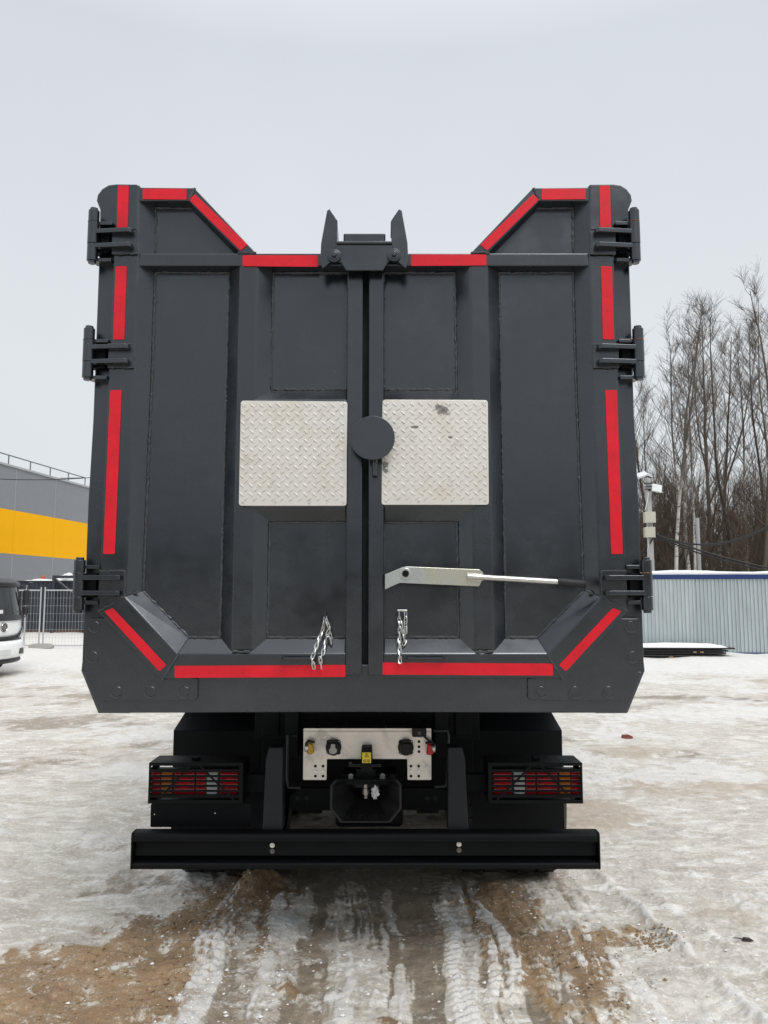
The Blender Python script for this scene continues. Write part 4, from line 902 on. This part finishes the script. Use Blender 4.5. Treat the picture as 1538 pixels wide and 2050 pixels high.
hx = (-14.1945, 2.3089)[0]; heap('snow_heap', (hx, 34.5, 2.25), .42, .4, .42, 'rounded white snow heap seen through the steel frame')

# mesh site fencing
GALV = simple('galvanised_tube', (.50, .52, .53), .4, .6, var=.15, vs=4)
FP = None; panels = []
yF = 24.7
edge_x = (-10.8719, 0.8207)[0]
for k in range(4):
    if FP is None:
        FP = empty('mesh_fence', (0, yF, 0), 0); tp_ = 2.0
        for xx in (.0, 3.42): MB().cyl((xx, 0, .08), (xx, 0, tp_), .024, 10).build('upright', GALV, FP, smooth=True)
        for zz in (.16, 1.90): MB().cyl((0.02, 0, zz), (3.40, 0, zz), .02, 8).build('rail', GALV, FP, smooth=True)
        m = MB()
        for i in range(1, 34): m.tube([(i*.1006, 0, .16), (i*.1006, 0, 1.9)], .0035, 4, caps=False)
        for i in range(1, 7): m.tube([(0, -.005, .16+i*.249), (3.42, -.005, .16+i*.249)], .004, 4, caps=False)
        m.build('wire_mesh', GALV, FP, kind='stuff'); o = FP
    else: o = copy_tree(FP)
    panels.append(o)
labs = ['galvanised mesh fence panel left of the concrete foot and behind the white truck', 'galvanised mesh fence panel right of the concrete foot beside the dump truck', 'galvanised mesh fence panel standing farther left behind the white truck cab', 'galvanised mesh fence panel hidden behind the dump truck body']
for o, xx, lb in zip(panels, (edge_x-3.50, edge_x+.05, edge_x-7.05, edge_x+3.6), labs):
    o.location = (xx, yF, 0); tag(o, lb, 'fence', 'mesh fence panels across the yard')
x, z = (-11.2818, 0.8366); m = MB(); m.cyl((0, 0, 0), (0, 0, 2.05), .024, 10); o = m.build('galvanised_pole', GALV, None, smooth=True); o.location = (x, 24.4, 0); tag(o, 'single galvanised post between the white truck mirror and the mesh fence', 'post')
CONC = simple('concrete', (.36, .35, .33), .85, var=.15, vs=8, bump=.4, bs=30, bd=.006)
m = MB(); m.loft(rpoly([(-.36, 0), (.36, 0), (.36, .09), (.24, .14), (-.24, .14), (-.36, .09)], .03), -.12, rpoly([(-.36, 0), (.36, 0), (.36, .09), (.24, .14), (-.24, .14), (-.36, .09)], .03), .12)
for k, (xx, lb) in enumerate(((edge_x+.02, 'grey concrete block foot under the joint of the two mesh fence panels'), (edge_x-3.52, 'grey concrete block foot of the mesh fence behind the white truck'))):
    o = m.build('concrete_block', CONC, None, .01) if k == 0 else rep(f0, None); f0 = o
    o.location = (xx, yF-.02, .08 if k == 0 else .05); tag(o, lb, 'concrete block', 'concrete feet of the mesh fence')

# ------------------------------------------------------------------ white light truck at the left edge, facing right
LT = empty('light_truck', (-8.31, 17.0, 0), R(80), 'white light truck with a round grille badge, parked at the left edge facing right', 'truck')
WHT = simple('white_enamel', (.84, .85, .85), .25, var=.05, vs=3, spec=.5); GLB = simple('dark_window_glass', (.018, .022, .024), .06, spec=.6); TRIM = simple('black_trim', (.012, .012, .013), .4)
Wc = .97
def slabx(name, P, w, mt, bev, par=LT):
    m = MB(); n = len(P); K = 12
    V_ = [(-w+2*w*k/K, d_, z_) for k in range(K+1) for d_, z_ in P]
    F_ = [tuple(range(n-1, -1, -1)), tuple(range(K*n, K*n+n))]+[(k*n+i, k*n+(i+1) % n, (k+1)*n+(i+1) % n, (k+1)*n+i) for k in range(K) for i in range(n)]
    m.add(V_, F_); return m.build(name, mt, par, bev, smooth=True, seg=3)
CABM = slabx('cab', [(.05, .78), (.0, .92), (.02, 1.22), (.05, 1.30), (.19, 1.98), (.32, 2.06), (1.75, 2.10), (1.8, .78)], Wc-.02, WHT, .06)
slabx('roof_visor', [(.10, 1.95), (.11, 2.04), (.34, 2.14), (1.2, 2.15), (1.2, 2.08), (.32, 2.03), (.19, 1.96)], Wc-.04, TRIM, .02)
WS = slabx('windscreen', [(.040, 1.31), (.172, 1.955), (.21, 1.945), (.08, 1.30)], .86, GLB, .01)
slabx('cowl_panel', [(-.012, 1.20), (.035, 1.315), (.08, 1.30), (.06, 1.20)], .90, TRIM, .01)
for a, b in (((-.5, 1.29), (.10, 1.42)), ((.08, 1.29), (.70, 1.40))):
    yy = lambda z: .040+(z-1.31)*.21
    MB().tube([(a[0], .03, a[1]), (b[0], yy(b[1])-.015, b[1])], .011, 6).build('wiper', TRIM, WS)
MB().box(-.30, -.02, .030, .036, 1.36, 1.44).build('paper_notice', simple('paper', (.75, .75, .73), .7), WS).rotation_euler = (0, 0, 0)
for s in (-1, 1):
    MB().tube([(s*.90, .055, 1.30), (s*.87, .19, 1.96)], .04, 8).build('windscreen_pillar', TRIM, LT); MB().tube([(s*.935, .07, 1.28), (s*.905, .20, 1.96)], .028, 8).build('outer_pillar', WHT, LT)
m = MB()
for z in (.80, .85):
    XS = [-.92, -.75, -.55, -.3, 0, .3, .55, .75, .92]; ZS = [.16, .09, .015, -.01, -.02, -.01, .015, .09, .16]; nb_ = len(XS)
    m.add([(x_, dd_, z+q_+e_) for dd_ in (-.03, .03) for e_ in (0, .022) for x_, q_ in zip(XS, ZS)], [(k, k+1, nb_+k+1, nb_+k) for k in range(nb_-1)]+[(k, k+1, 2*nb_+k+1, 2*nb_+k) for k in range(nb_-1)]+[(nb_+k, nb_+k+1, 3*nb_+k+1, 3*nb_+k) for k in range(nb_-1)])
m.build('grille_bars', TRIM, LT)
slabx('bumper', [(.02, .36), (-.08, .40), (-.10, .62), (-.06, .75), (.08, .78), (.5, .78), (.5, .36)], Wc, WHT, .05)
slabx('bumper_seam', [(-.005, .755), (-.005, .80), (.06, .80), (.06, .755)], Wc-.06, TRIM, .005)
slabx('lower_valance', [(.04, .26), (-.02, .30), (.0, .37), (.4, .37), (.4, .26)], Wc-.06, TRIM, .015)
for s in (-1, 1):
    m = MB(); m.prism(rpoly([(s*.50, .46), (s*.80, .44), (s*.76, .58), (s*.52, .58)], .02), -.103, .0); m.build('bumper_intake', TRIM, LT)
    m = MB(); m.loft(rpoly([(s*.62, .80), (s*.93, .84), (s*.95, 1.04), (s*.86, 1.0)], .03), -.03, rpoly([(s*.62, .79), (s*.97, .84), (s*.975, 1.06), (s*.86, 1.01)], .03), .12); m.build('headlight', simple('headlight_glass', (.45, .46, .47), .1) if s < 0 else bpy.data.materials['headlight_glass'], LT, .01)
    m = MB(); m.box(s*1.10-.10, s*1.10+.10, -.02, .06, 1.52, 1.88); m.box(s*1.10-.09, s*1.10+.09, -.02, .06, 1.30, 1.50); MR = m.build('mirror', TRIM, LT, .03)
    MB().tube([(s*.86, .22, 1.98), (s*1.02, .02, 1.99), (s*1.12, .0, 1.92), (s*1.12, .0, 1.30), (s*1.0, .05, 1.18), (s*.95, .10, 1.18)], .014, 8).build('mirror_arm', TRIM, MR, smooth=True)
    for a_ in (0,):
        m = MB(); m.tube([(s*.62, .95, .40), (s*.90, .95, .40)], .40, 28); m.build('wheel', DARKPIT, LT, .03)
    m = MB(); m.add([(s*.961, .30, 1.32), (s*.961, .42, 1.92), (s*.961, 1.5, 1.92), (s*.961, 1.5, 1.32)], [(0, 1, 2, 3)]); m.build('side_window', GLB, LT)
EM = MB(); EM.prism(circ(0, 1.06, .105, 28), -.012, .02); EM = EM.build('grille_badge', TRIM, LT, .004)
m = MB(); m.tube([(.098*math.cos(2*math.pi*k/28), -.013, 1.06+.098*math.sin(2*math.pi*k/28)) for k in range(28)], .008, 6, closed=True)
m.box(-.008, .008, -.018, -.011, .985, 1.135)
for z, w in ((1.095, .055), (1.06, .072), (1.025, .055)): m.box(-w, -.018, -.018, -.011, z-.007, z+.007); m.box(.018, w, -.018, -.011, z-.007, z+.007)
m.build('badge_emblem', CHROME, EM)
m = MB(); m.box(-.40, .12, -.11, -.10, .46, .58); m.build('number_plate_holder', simple('pale_plate', (.62, .63, .62), .5), LT)
m = MB(); m.box(-1.0, 1.0, 1.95, 6.0, .75, 2.05); m.build('cargo_box', WHT, LT, .02)
m = MB(); m.box(-.4, .4, 1.0, 6.0, .5, .74); m.build('frame_rails', TRIM, LT)
for s in (-1, 1):
    m = MB(); m.tube([(s*.62, 4.6, .40), (s*.95, 4.6, .40)], .40, 28); m.build('wheel', DARKPIT, LT, .03)

def bow(o):
    # the cab front is curved in plan: its corners sweep back
    if o.type == 'MESH' and o.name.split('.')[0] not in ('wheel', 'cargo_box', 'frame_rails'):
        for v in o.data.vertices:
            v.co.y += .25*min(1, abs(v.co.x)/.97)**2.4*max(0, 1-max(0, v.co.y)/1.3)
    for c_ in o.children: bow(c_)
bow(LT)

# ------------------------------------------------------------------ corrugated fence on the right
def sheet_mat():
    t = NT('galvanised_sheet'); c = t.coord('Object', (1, 1, .12)); oi = t.n('ShaderNodeObjectInfo').outputs['Random']
    n = t.noise(c, 9, 5, .6); col = t.mix(n, (.44, .50, .515), (.65, .71, .715)); col = t.mix(t.rng(oi, 0, 1, 0, .35), col, (.36, .42, .44))
    t.set(col=col, metal=.7, rough=t.rng(n, .3, .7, .30, .46)); return t.m
SHM = sheet_mat(); BLU = simple('blue_trim', (.010, .030, .13), .4)
ang = math.atan2(-.9, 9)
FE = empty('metal_fence', (7.6, 21.9, 0), ang, 'corrugated galvanised metal fence with blue top and bottom trims under a cap of snow', 'fence')
S0 = None
for k in range(-9, 12):
    if S0 is None:
        P = []; pit = .104; nn_ = 11
        for j in range(nn_):
            x0 = j*pit; P += [(x0, 0), (x0+.040, 0), (x0+.050, -.030), (x0+.090, -.030)]
        P.append((nn_*pit+.01, 0))
        V8 = [(x, d, .16) for x, d in P]+[(x, d, 2.24) for x, d in P]; n = len(P)
        m = MB(); m.add(V8, [(i, i+1, n+i+1, n+i) for i in range(n-1)]); S0 = m.build('fence_sheet', SHM, FE); o = S0
        sm = S0.modifiers.new('thick', 'SOLIDIFY'); sm.thickness = .0012
    else: o = rep(S0, FE)
    o.location = (k*1.144, random.uniform(-.004, .004), random.uniform(-.008, .008)); o.rotation_euler = (random.uniform(-.012, .012), random.uniform(-.003, .003), random.uniform(-.01, .01))
MB().box(-10.4, 13.9, -.075, .05, 2.20, 2.33).build('top_trim', BLU, FE, .006); MB().box(-10.4, 13.9, -.07, .05, .03, .17).build('bottom_trim', BLU, FE, .006)
m = MB(); nS = 120; rg = random.Random(3); V8 = []; F = []
for i in range(nS+1):
    x = -10.4+24.3*i/nS; t_ = .10+.05*mn.noise(Vector((x*.6, 0, 0)))+.015*mn.noise(Vector((x*3, 2, 0))); o_ = .015*mn.noise(Vector((x*2, 5, 1)))
    for (d, z) in ((-.060+o_, 0), (-.075+o_, t_*.5), (-.03, t_*.93), (.02, t_), (.07, t_*.8), (.085, 0)): V8.append((x, d, 2.331+z))
for i in range(nS):
    for k in range(5): F.append((i*6+k, i*6+k+1, i*6+7+k, i*6+6+k))
m.add(V8, F); o = m.build('snow_cover', SNOW, None, smooth=True); o.location = (7.6, 21.9, 0); o.rotation_euler = (0, 0, ang); tag(o, 'ridge of white snow lying along the top of the corrugated metal fence', 'snow')

# stack of boards with snow on top
x, y = (6.3291, 19.0030); BS = empty('board_stack', (7.75, 20.55, .10), R(-2), 'low stack of dark boards under snow on the ground before the metal fence', 'boards')
DKB = simple('dark_board', (.014, .013, .013), .4, var=.3)
for k, (z, xo, ln, d0) in enumerate(((.05, -.3, 1.75, 0), (.115, -.2, 1.85, .05), (.18, -.35, 1.9, .02), (.245, -.25, 2.05, -.04))):
    MB().box(-2.6+xo, ln-.6, d0-.05, d0+.75, z, z+.038).build('board', DKB, BS, .004).rotation_euler = (0, R(random.uniform(-.5, .5)), R(random.uniform(-1, 1)))
for xx in (-1.6, -.2, .55): MB().box(xx-.05, xx+.05, -.06, .7, .02, .05).build('bearer', simple('raw_timber', (.33, .19, .09), .75), BS)
for xx in (.42, .60): MB().box(xx-.04, xx+.04, -.065, -.01, .15, .18).build('spacer_block', bpy.data.materials['raw_timber'], BS)
m = MB(); V8 = []; F = []; nx_, ny_ = 40, 8
for i in range(nx_+1):
    for j in range(ny_+1):
        u, v = i/nx_, j/ny_; e = min(1, 6*min(u, 1-u)*1.5, 4*min(v, 1-v)*1.2); V8.append((-2.9+u*4.2, -.06+v*.78, .285+(.085+.03*mn.noise(Vector((u*7, v*2, 3))))*math.sqrt(max(e, 0))))
for i in range(nx_):
    for j in range(ny_): a = i*(ny_+1)+j; F.append((a, a+1, a+ny_+2, a+ny_+1))
m.add(V8, F); o = m.build('snow_layer', SNOW, None, smooth=True); o.location = BS.location; o.rotation_euler = BS.rotation_euler; tag(o, 'flat sheet of snow covering the stack of dark boards by the fence', 'snow')

# ------------------------------------------------------------------ lamp pole and cables
px0, pz0 = (8.0412, 2.5174); px1, pz1 = (8.1276, 5.2963)
PO = empty('utility_pole', (px0, 23.2, 0), 0, 'pale concrete pole with two floodlights and two cream boxes behind the metal fence', 'pole')
CP = simple('pale_concrete', (.42, .42, .41), .8, var=.12, vs=5, bump=.3, bs=25, bd=.006)
m = MB(); m.loft([(-.11, 0), (.11, 0), (.11, .02), (-.11, .02)], -.11, [(-.11, 0), (.11, 0), (.11, .02), (-.11, .02)], .11)
m = MB(); m.add([(-.095, -.095, 0), (.095, -.095, 0), (.095, .095, 0), (-.095, .095, 0), (-.065, -.065, pz1), (.065, -.065, pz1), (.065, .065, pz1), (-.065, .065, pz1)], [(0, 1, 2, 3), (4, 5, 6, 7), (0, 1, 5, 4), (1, 2, 6, 5), (2, 3, 7, 6), (3, 0, 4, 7)])
m.build('shaft', CP, PO, .02); BOX = simple('cream_box', (.46, .45, .37), .5)
def lpx(px, py, Yd):
    raise NotImplementedError
for (x, z), w, hh in (((7.9688, 4.0684), .155, .16), ((7.9524, 3.6170), .145, .15)):
    m = MB(); m.box(-w, w, -.09, .09, -hh, hh); m.box(-w-.006, w+.006, -.104, -.088, -hh-.006, hh+.006); o = m.build('junction_box', BOX, PO, .012); o.location = (x-px0, -.2, z)
for (x, z), ry, rx in (((7.7741, 5.3577), -20, 55), ((8.2116, 4.9465), 12, 15)):
    m = MB(); m.box(-.15, .15, -.03, .03, -.12, .12); o = m.build('floodlight', simple('floodlight_face', (.62, .64, .65), .3) if ry < 0 else bpy.data.materials['floodlight_face'], PO, .012); o.location = (x-px0, -.25, z); o.rotation_euler = (R(-rx), R(ry), 0)
    MB().tube([(0, .04, 0), (-(x-px0)*.5, .1, .02), (-(x-px0), .2, -.03)], .025, 6).build('lamp_bracket', TRIM, o)
for (a, b) in (((7.9366, 4.8402), (7.8563, 4.2797)), ((7.8999, 3.4069), (7.8932, 2.8090))):
    MB().tube([(a[0]-px0+.06, -.14, a[1]), (a[0]-px0-.01, -.2, (a[1]+b[1])/2), (b[0]-px0, -.18, b[1])], .013, 6).build('conduit', simple('white_conduit', (.6, .6, .58), .5), PO, smooth=True)
for s_ in range(3):
    z = (8.1530, 4.9921)[1]+.12-.09*s_; MB().box(-.10, .10, -.10, .10, z, z+.02).build('pole_clamp', TRIM, PO)
CAB = simple('black_cable', (.016, .016, .017), .55)
def cable(A, B, sag, r, lab, n=24):
    A, B = Vector(A), Vector(B); P = [A.lerp(B, i/n)-Vector((0, 0, sag*4*(i/n)*(1-i/n))) for i in range(n+1)]
    base = P[0].copy(); o = MB().tube([p-base for p in P], r, 6).build('overhead_cable', CAB, None, smooth=True); o.location = base; return tag(o, lab, 'cable')
def at3(xz, y): return (xz[0], y, xz[1])
cable(at3((8.1604, 3.5719), 23.05), at3((10.8622, 4.0878), 20.0), .62, .028, 'thick black cable sagging from the pale pole up to the right edge')
cable(at3((8.1598, 3.5569), 23.06), at3((11.4782, 2.4782), 22.4), .10, .028, 'black cable running from the pale pole down to the fence top at right')
cable(at3((8.1881, 3.5119), 23.10), at3((11.5255, 2.4086), 22.5), .14, .022, 'thinner grey cable bundled just under the cable falling to the fence top')
cable(at3((8.1299, 3.5569), 23.04), at3((7.5237, 3.0596), 23.5), .25, .020, 'short black cable drooping from the pale pole towards the dump truck')
cable(at3((-16.3181, 6.3609), 30.0), at3((-8.2682, 8.3024), 36.0), .5, .016, 'thin overhead wire crossing the sky above the grey hall')
x, z = (9.6543, 4.1121); m = MB(); m.cyl((0, 0, 0), (0, 0, z), .055, 10); o = m.build('steel_post', simple('pale_steel_post', (.38, .39, .40), .45, .3), None, smooth=True); o.location = (x, 23.6, 0); tag(o, 'plain grey steel post beside the white birch behind the metal fence', 'post')

# ------------------------------------------------------------------ bare trees
def grow(seed, H_, r0, nb, sub, twig, lean=0, fork=False, low=.25):
    """returns tube lists (points, radii, sides) for the trunk with limbs and for the twigs"""
    rg = random.Random(seed); T1 = []; T2 = []
    def wander(p, d, L, n, wob, up):
        P = [p.copy()]; d = d.normalized()
        for i in range(n):
            d = (d+Vector((rg.gauss(0, wob), rg.gauss(0, wob), rg.gauss(0, wob*.5)+up))).normalized(); P.append(P[-1]+d*(L/n))
        return P
    n = 16; tr = wander(Vector((0, 0, -.1)), Vector((lean, rg.gauss(0, .02), 1)), H_, n, .035, .03)
    rad = [r0*(1-.93*(i/n)**.85)+.006 for i in range(n+1)]; T1.append((tr, rad, 7))
    stems = [(tr, rad, H_)]
    if fork:
        for k in range(fork):
            i = rg.randint(int(n*.45), int(n*.62)); a = rg.uniform(0, 6.28); L = H_*(1-i/n)*rg.uniform(.85, 1.0)
            P = wander(tr[i], Vector((math.cos(a)*.38, math.sin(a)*.38, 1)), L, 10, .04, .05); rr = [rad[i]*.6*(1-.92*(j/10))+.006 for j in range(11)]; T1.append((P, rr, 6)); stems.append((P, rr, L))
    for si, (P0, R0, L0) in enumerate(stems):
        for b in range(nb if si == 0 else nb//2):
            t = (low if si == 0 else .1)+(1-low if si == 0 else .9)*(b+rg.random())/(nb if si == 0 else nb//2); t = min(t, .985); i = int(t*(len(P0)-1)); fr = t*(len(P0)-1)-i
            p = P0[i].lerp(P0[i+1], fr); a = rg.uniform(0, 6.283); inc = rg.uniform(.55, 1.25)
            d = Vector((math.cos(a)*inc*.85, math.sin(a)*inc*.85, 1)); L = L0*(.06+.24*(1-t)**.8)*rg.uniform(.5, 1.25)
            if si == 0 and t < .45: L *= rg.uniform(.35, .9); d.z *= .6
            br = wander(p, d, L, 5, .10, .10); r_ = max(.006, R0[i]*.30); T2.append((br, [r_*(1-.8*j/5)+.003 for j in range(6)], 4))
            for s in range(sub):
                u = rg.uniform(.15, 1.0); j = min(4, int(u*5)); q_ = br[j].lerp(br[j+1], u*5-j); a = rg.uniform(0, 6.283); dd = (br[j+1]-br[j]).normalized()+Vector((math.cos(a), math.sin(a), rg.uniform(-.1, .6)))*.7
                Ls = L*rg.uniform(.22, .5)*(1.15-u*.5); sb = wander(q_, dd, Ls, 3, .13, .10); T2.append((sb, [.0068, .0058, .0048, .003], 3))
                for w in range(twig):
                    v = rg.uniform(.2, 1); j2 = min(2, int(v*3)); q2 = sb[j2].lerp(sb[j2+1], v*3-j2); a = rg.uniform(0, 6.283); d2 = (sb[j2+1]-sb[j2]).normalized()+Vector((math.cos(a), math.sin(a), rg.uniform(-.2, .6)))*.8
                    T2.append((wander(q2, d2, rg.uniform(.25, .7), 2, .15, .05), [.0044, .004, .0026], 3))
    return T1, T2
def tubes_arrays(L):
    V_ = []; F_ = []
    for pts, rad, n in L:
        b = len(V_); N = len(pts)
        for i in range(N):
            t = (pts[min(i+1, N-1)]-pts[max(i-1, 0)]); t.normalize(); u = t.orthogonal().normalized() if i == 0 else (u-t*u.dot(t)).normalized(); w = t.cross(u)
            for k in range(n):
                a = 6.2832*k/n; V_.append(pts[i]+(u*math.cos(a)+w*math.sin(a))*rad[i])
        for i in range(N-1):
            for k in range(n): F_.append((b+i*n+k, b+i*n+(k+1) % n, b+(i+1)*n+(k+1) % n, b+(i+1)*n+k))
    return np.array([tuple(v) for v in V_], np.float32), np.array(F_, np.int32)
def quad_mesh(name, v, f, smooth=True):
    me = bpy.data.meshes.new(name); me.vertices.add(len(v)); me.vertices.foreach_set('co', v.ravel()); nf = len(f)
    me.loops.add(nf*4); me.loops.foreach_set('vertex_index', f.ravel()); me.polygons.add(nf); me.polygons.foreach_set('loop_start', np.arange(0, nf*4, 4, dtype=np.int32)); me.update(calc_edges=True)
    if smooth: me.polygons.foreach_set('use_smooth', np.ones(nf, bool))
    return me
def bark(name, lo, hi, marks=None):
    t = NT(name); c = t.coord(); n = t.noise(t.coord('Object', (1, 1, .25)), 9, 5, .6); col = t.mix(n, lo, hi)
    if marks:
        mk = t.noise(t.coord('Object', (1, 1, 7)), 1.6, 5, .7); sep = t.n('ShaderNodeSeparateXYZ', ins={0: c}).outputs['Z']
        col = t.mix(t.rng(mk, .56, .60, 0, .9), col, (.03, .028, .026)); col = t.mix(t.rng(sep, marks, marks+2.2, 0, 1, True), col, (.10, .085, .07))
    t.set(col=col, rough=.85, norm=t.bump(n, .5, .02)); return t.m
BIRCH = bark('birch_bark', (.46, .44, .40), (.64, .62, .58), 6.0); ASPEN = bark('aspen_bark', (.065, .056, .038), (.13, .112, .08)); ALDER = bark('dark_bark', (.040, .033, .026), (.085, .07, .055))
TWIG = simple('brown_twigs', (.095, .073, .060), .8, var=.3, vs=.6)
PROT = {}
def proto(key, *a, **k):
    T1, T2 = grow(*a, **k); PROT[key] = (quad_mesh('trunk', *tubes_arrays(T1)), quad_mesh('crown', *tubes_arrays(T2), smooth=False))
proto('birch', 3, 15.5, .115, 30, 7, 5, .0); proto('birch2', 9, 13.0, .085, 26, 6, 4, -.03, low=.3); proto('aspen', 21, 15.0, .14, 28, 7, 5, .0, fork=1); proto('aspen2', 33, 16.5, .16, 26, 7, 5, .02, fork=2, low=.3); proto('alder', 44, 13.5, .10, 30, 6, 4, .01, low=.2)
MATS = {'birch': BIRCH, 'birch2': BIRCH, 'aspen': ASPEN, 'aspen2': ASPEN, 'alder': ALDER}
HT_ = {'birch': 16.2, 'birch2': 13.6, 'aspen': 16.0, 'aspen2': 17.6, 'alder': 14.2}
def tree(key, x, y, top, rz, lab, g='bare trees behind the metal fence'):
    sc = top/HT_[key]
    nm = {'birch': 'birch_tree', 'birch2': 'birch_tree', 'aspen': 'aspen_tree', 'aspen2': 'aspen_tree', 'alder': 'alder_tree'}[key]
    e_ = empty(nm, (x, y, 0), rz, lab, 'tree', g); e_.scale = (sc, sc, sc)
    mesh_obj('trunk', PROT[key][0], e_, MATS[key]); mesh_obj('crown', PROT[key][1], e_, TWIG); return e_
tree('birch', (9.9232, 2.6195)[0], 26.5, (10.3026, 12.2226)[1], 1.0, 'slender white birch just right of the pale pole, leaning slightly left')
tree('birch', (10.9569, 2.6504)[0], 27.5, (11.5478, 13.6159)[1], 2.6, 'taller white birch rising beside the plain grey steel post')
tree('birch2', (10.7995, 2.6288)[0], 26.8, (11.2489, 10.6707)[1], 0.4, 'thin white birch crossing close in front of the taller birch')
tree('aspen', (12.0385, 2.6813)[0], 28.5, (12.5236, 13.5663)[1], 0.3, 'forked olive-brown aspen between the white birches and the thick aspen')
tree('alder', (13.2830, 2.6968)[0], 29.0, (13.7908, 13.2059)[1], 3.1, 'dark straight alder between the two forked aspens')
tree('aspen2', (13.3264, 2.6504)[0], 27.5, (13.8831, 13.5388)[1], 1.4, 'thick forked aspen nearest the right edge of the view')
tree('alder', (11.0259, 2.7587)[0], 31.0, (11.4151, 13.1310)[1], 2.0, 'small dark alder directly behind the pale pole')
tree('birch2', (12.2937, 2.7896)[0], 32.0, (12.7277, 13.4965)[1], 5.0, 'thin pale birch farther back between the pole and the steel post')
tree('aspen', (14.6021, 2.8205)[0], 33.0, (15.1068, 13.6336)[1], 4.0, 'slim aspen set back behind the dark alder on its left')
tree('alder', (15.4443, 2.7587)[0], 31.0, (16.0347, 13.9925)[1], 1.0, 'tall dark alder partly cut by the right edge of the view')
tree('birch2', (16.0798, 2.8514)[0], 34.0, (16.6474, 14.2275)[1], 2.2, 'pale birch standing back between the dark alder and the thick aspen')
tree('alder', (9.9012, 2.6968)[0], 29.0, (10.1646, 10.0093)[1], 0.7, 'low dark alder at the edge of the dump truck body')
tree('aspen2', (15.8401, 2.7277)[0], 30.0, (16.4457, 13.5992)[1], 3.3, 'forked aspen beyond the right edge of the view')
tree('birch', (15.9088, 2.6659)[0], 28.0, (16.5404, 13.2033)[1], 3.9, 'white birch beyond the right edge of the view')
# the wood behind, one mass
lo = [tubes_arrays(sum(grow(s, hh, .075, 26, 4, 2, 0, low=.12), [])) for s, hh in ((101, 12.5), (102, 11.0), (103, 13.0))]
br = [tubes_arrays(sum(grow(s, 4.6, .022, 22, 4, 2, 0, low=.02), [])) for s in (111, 112)]
AV = []; AF = []; off = 0; rg = random.Random(5)
def put(arr, x, y, s, sz):
    global off
    v, f = arr; a = rg.uniform(0, 6.28); ca, sa = math.cos(a)*s, math.sin(a)*s
    AV.append(np.stack([v[:, 0]*ca-v[:, 1]*sa+x, v[:, 0]*sa+v[:, 1]*ca+y, v[:, 2]*sz], -1)); AF.append(f+off); off += len(v)
for i in range(150): y = 33+32*rg.random()**1.2; put(rg.choice(lo), rg.uniform(.24, .66)*y, y, rg.uniform(.8, 1.0), rg.uniform(.42, .74)*(1+(y-33)*.014))
for i in range(330): y = 26.5+14*rg.random(); put(rg.choice(br), rg.uniform(.27, .64)*y, y, rg.uniform(.8, 1.4), rg.uniform(.6, 1.35))
for i in range(45): y = 34+28*rg.random(); put(rg.choice(lo), rg.uniform(-.05, .26)*y, y, rg.uniform(.8, 1.0), rg.uniform(.42, .62))
wood = mesh_obj('far_wood', quad_mesh('far_wood', np.concatenate(AV), np.concatenate(AF), False), None, simple('wood_bark', (.095, .070, .050), .85, var=.35, vs=.35)); tag(wood, 'dense bare wood filling the background behind the nearer trees', None, None, 'stuff')
# woods and scrub on the far side of the yard, behind the viewer
AV = []; AF = []; off = 0
for i in range(150): a_ = rg.uniform(-1.25, 1.25); r_ = rg.uniform(34, 60); put(rg.choice(lo), math.sin(a_)*r_, -math.cos(a_)*r_, rg.uniform(.9, 1.2), rg.uniform(.30, .55))
for i in range(700): a_ = rg.uniform(-1.25, 1.25); r_ = rg.uniform(26, 40); put(rg.choice(br), math.sin(a_)*r_, -math.cos(a_)*r_, rg.uniform(1.2, 2.0), rg.uniform(.6, 1.2))
wood = mesh_obj('far_wood', quad_mesh('far_wood', np.concatenate(AV), np.concatenate(AF), False), None, bpy.data.materials['wood_bark']); tag(wood, 'bare wood and scrub along the far side of the yard', None, None, 'stuff')
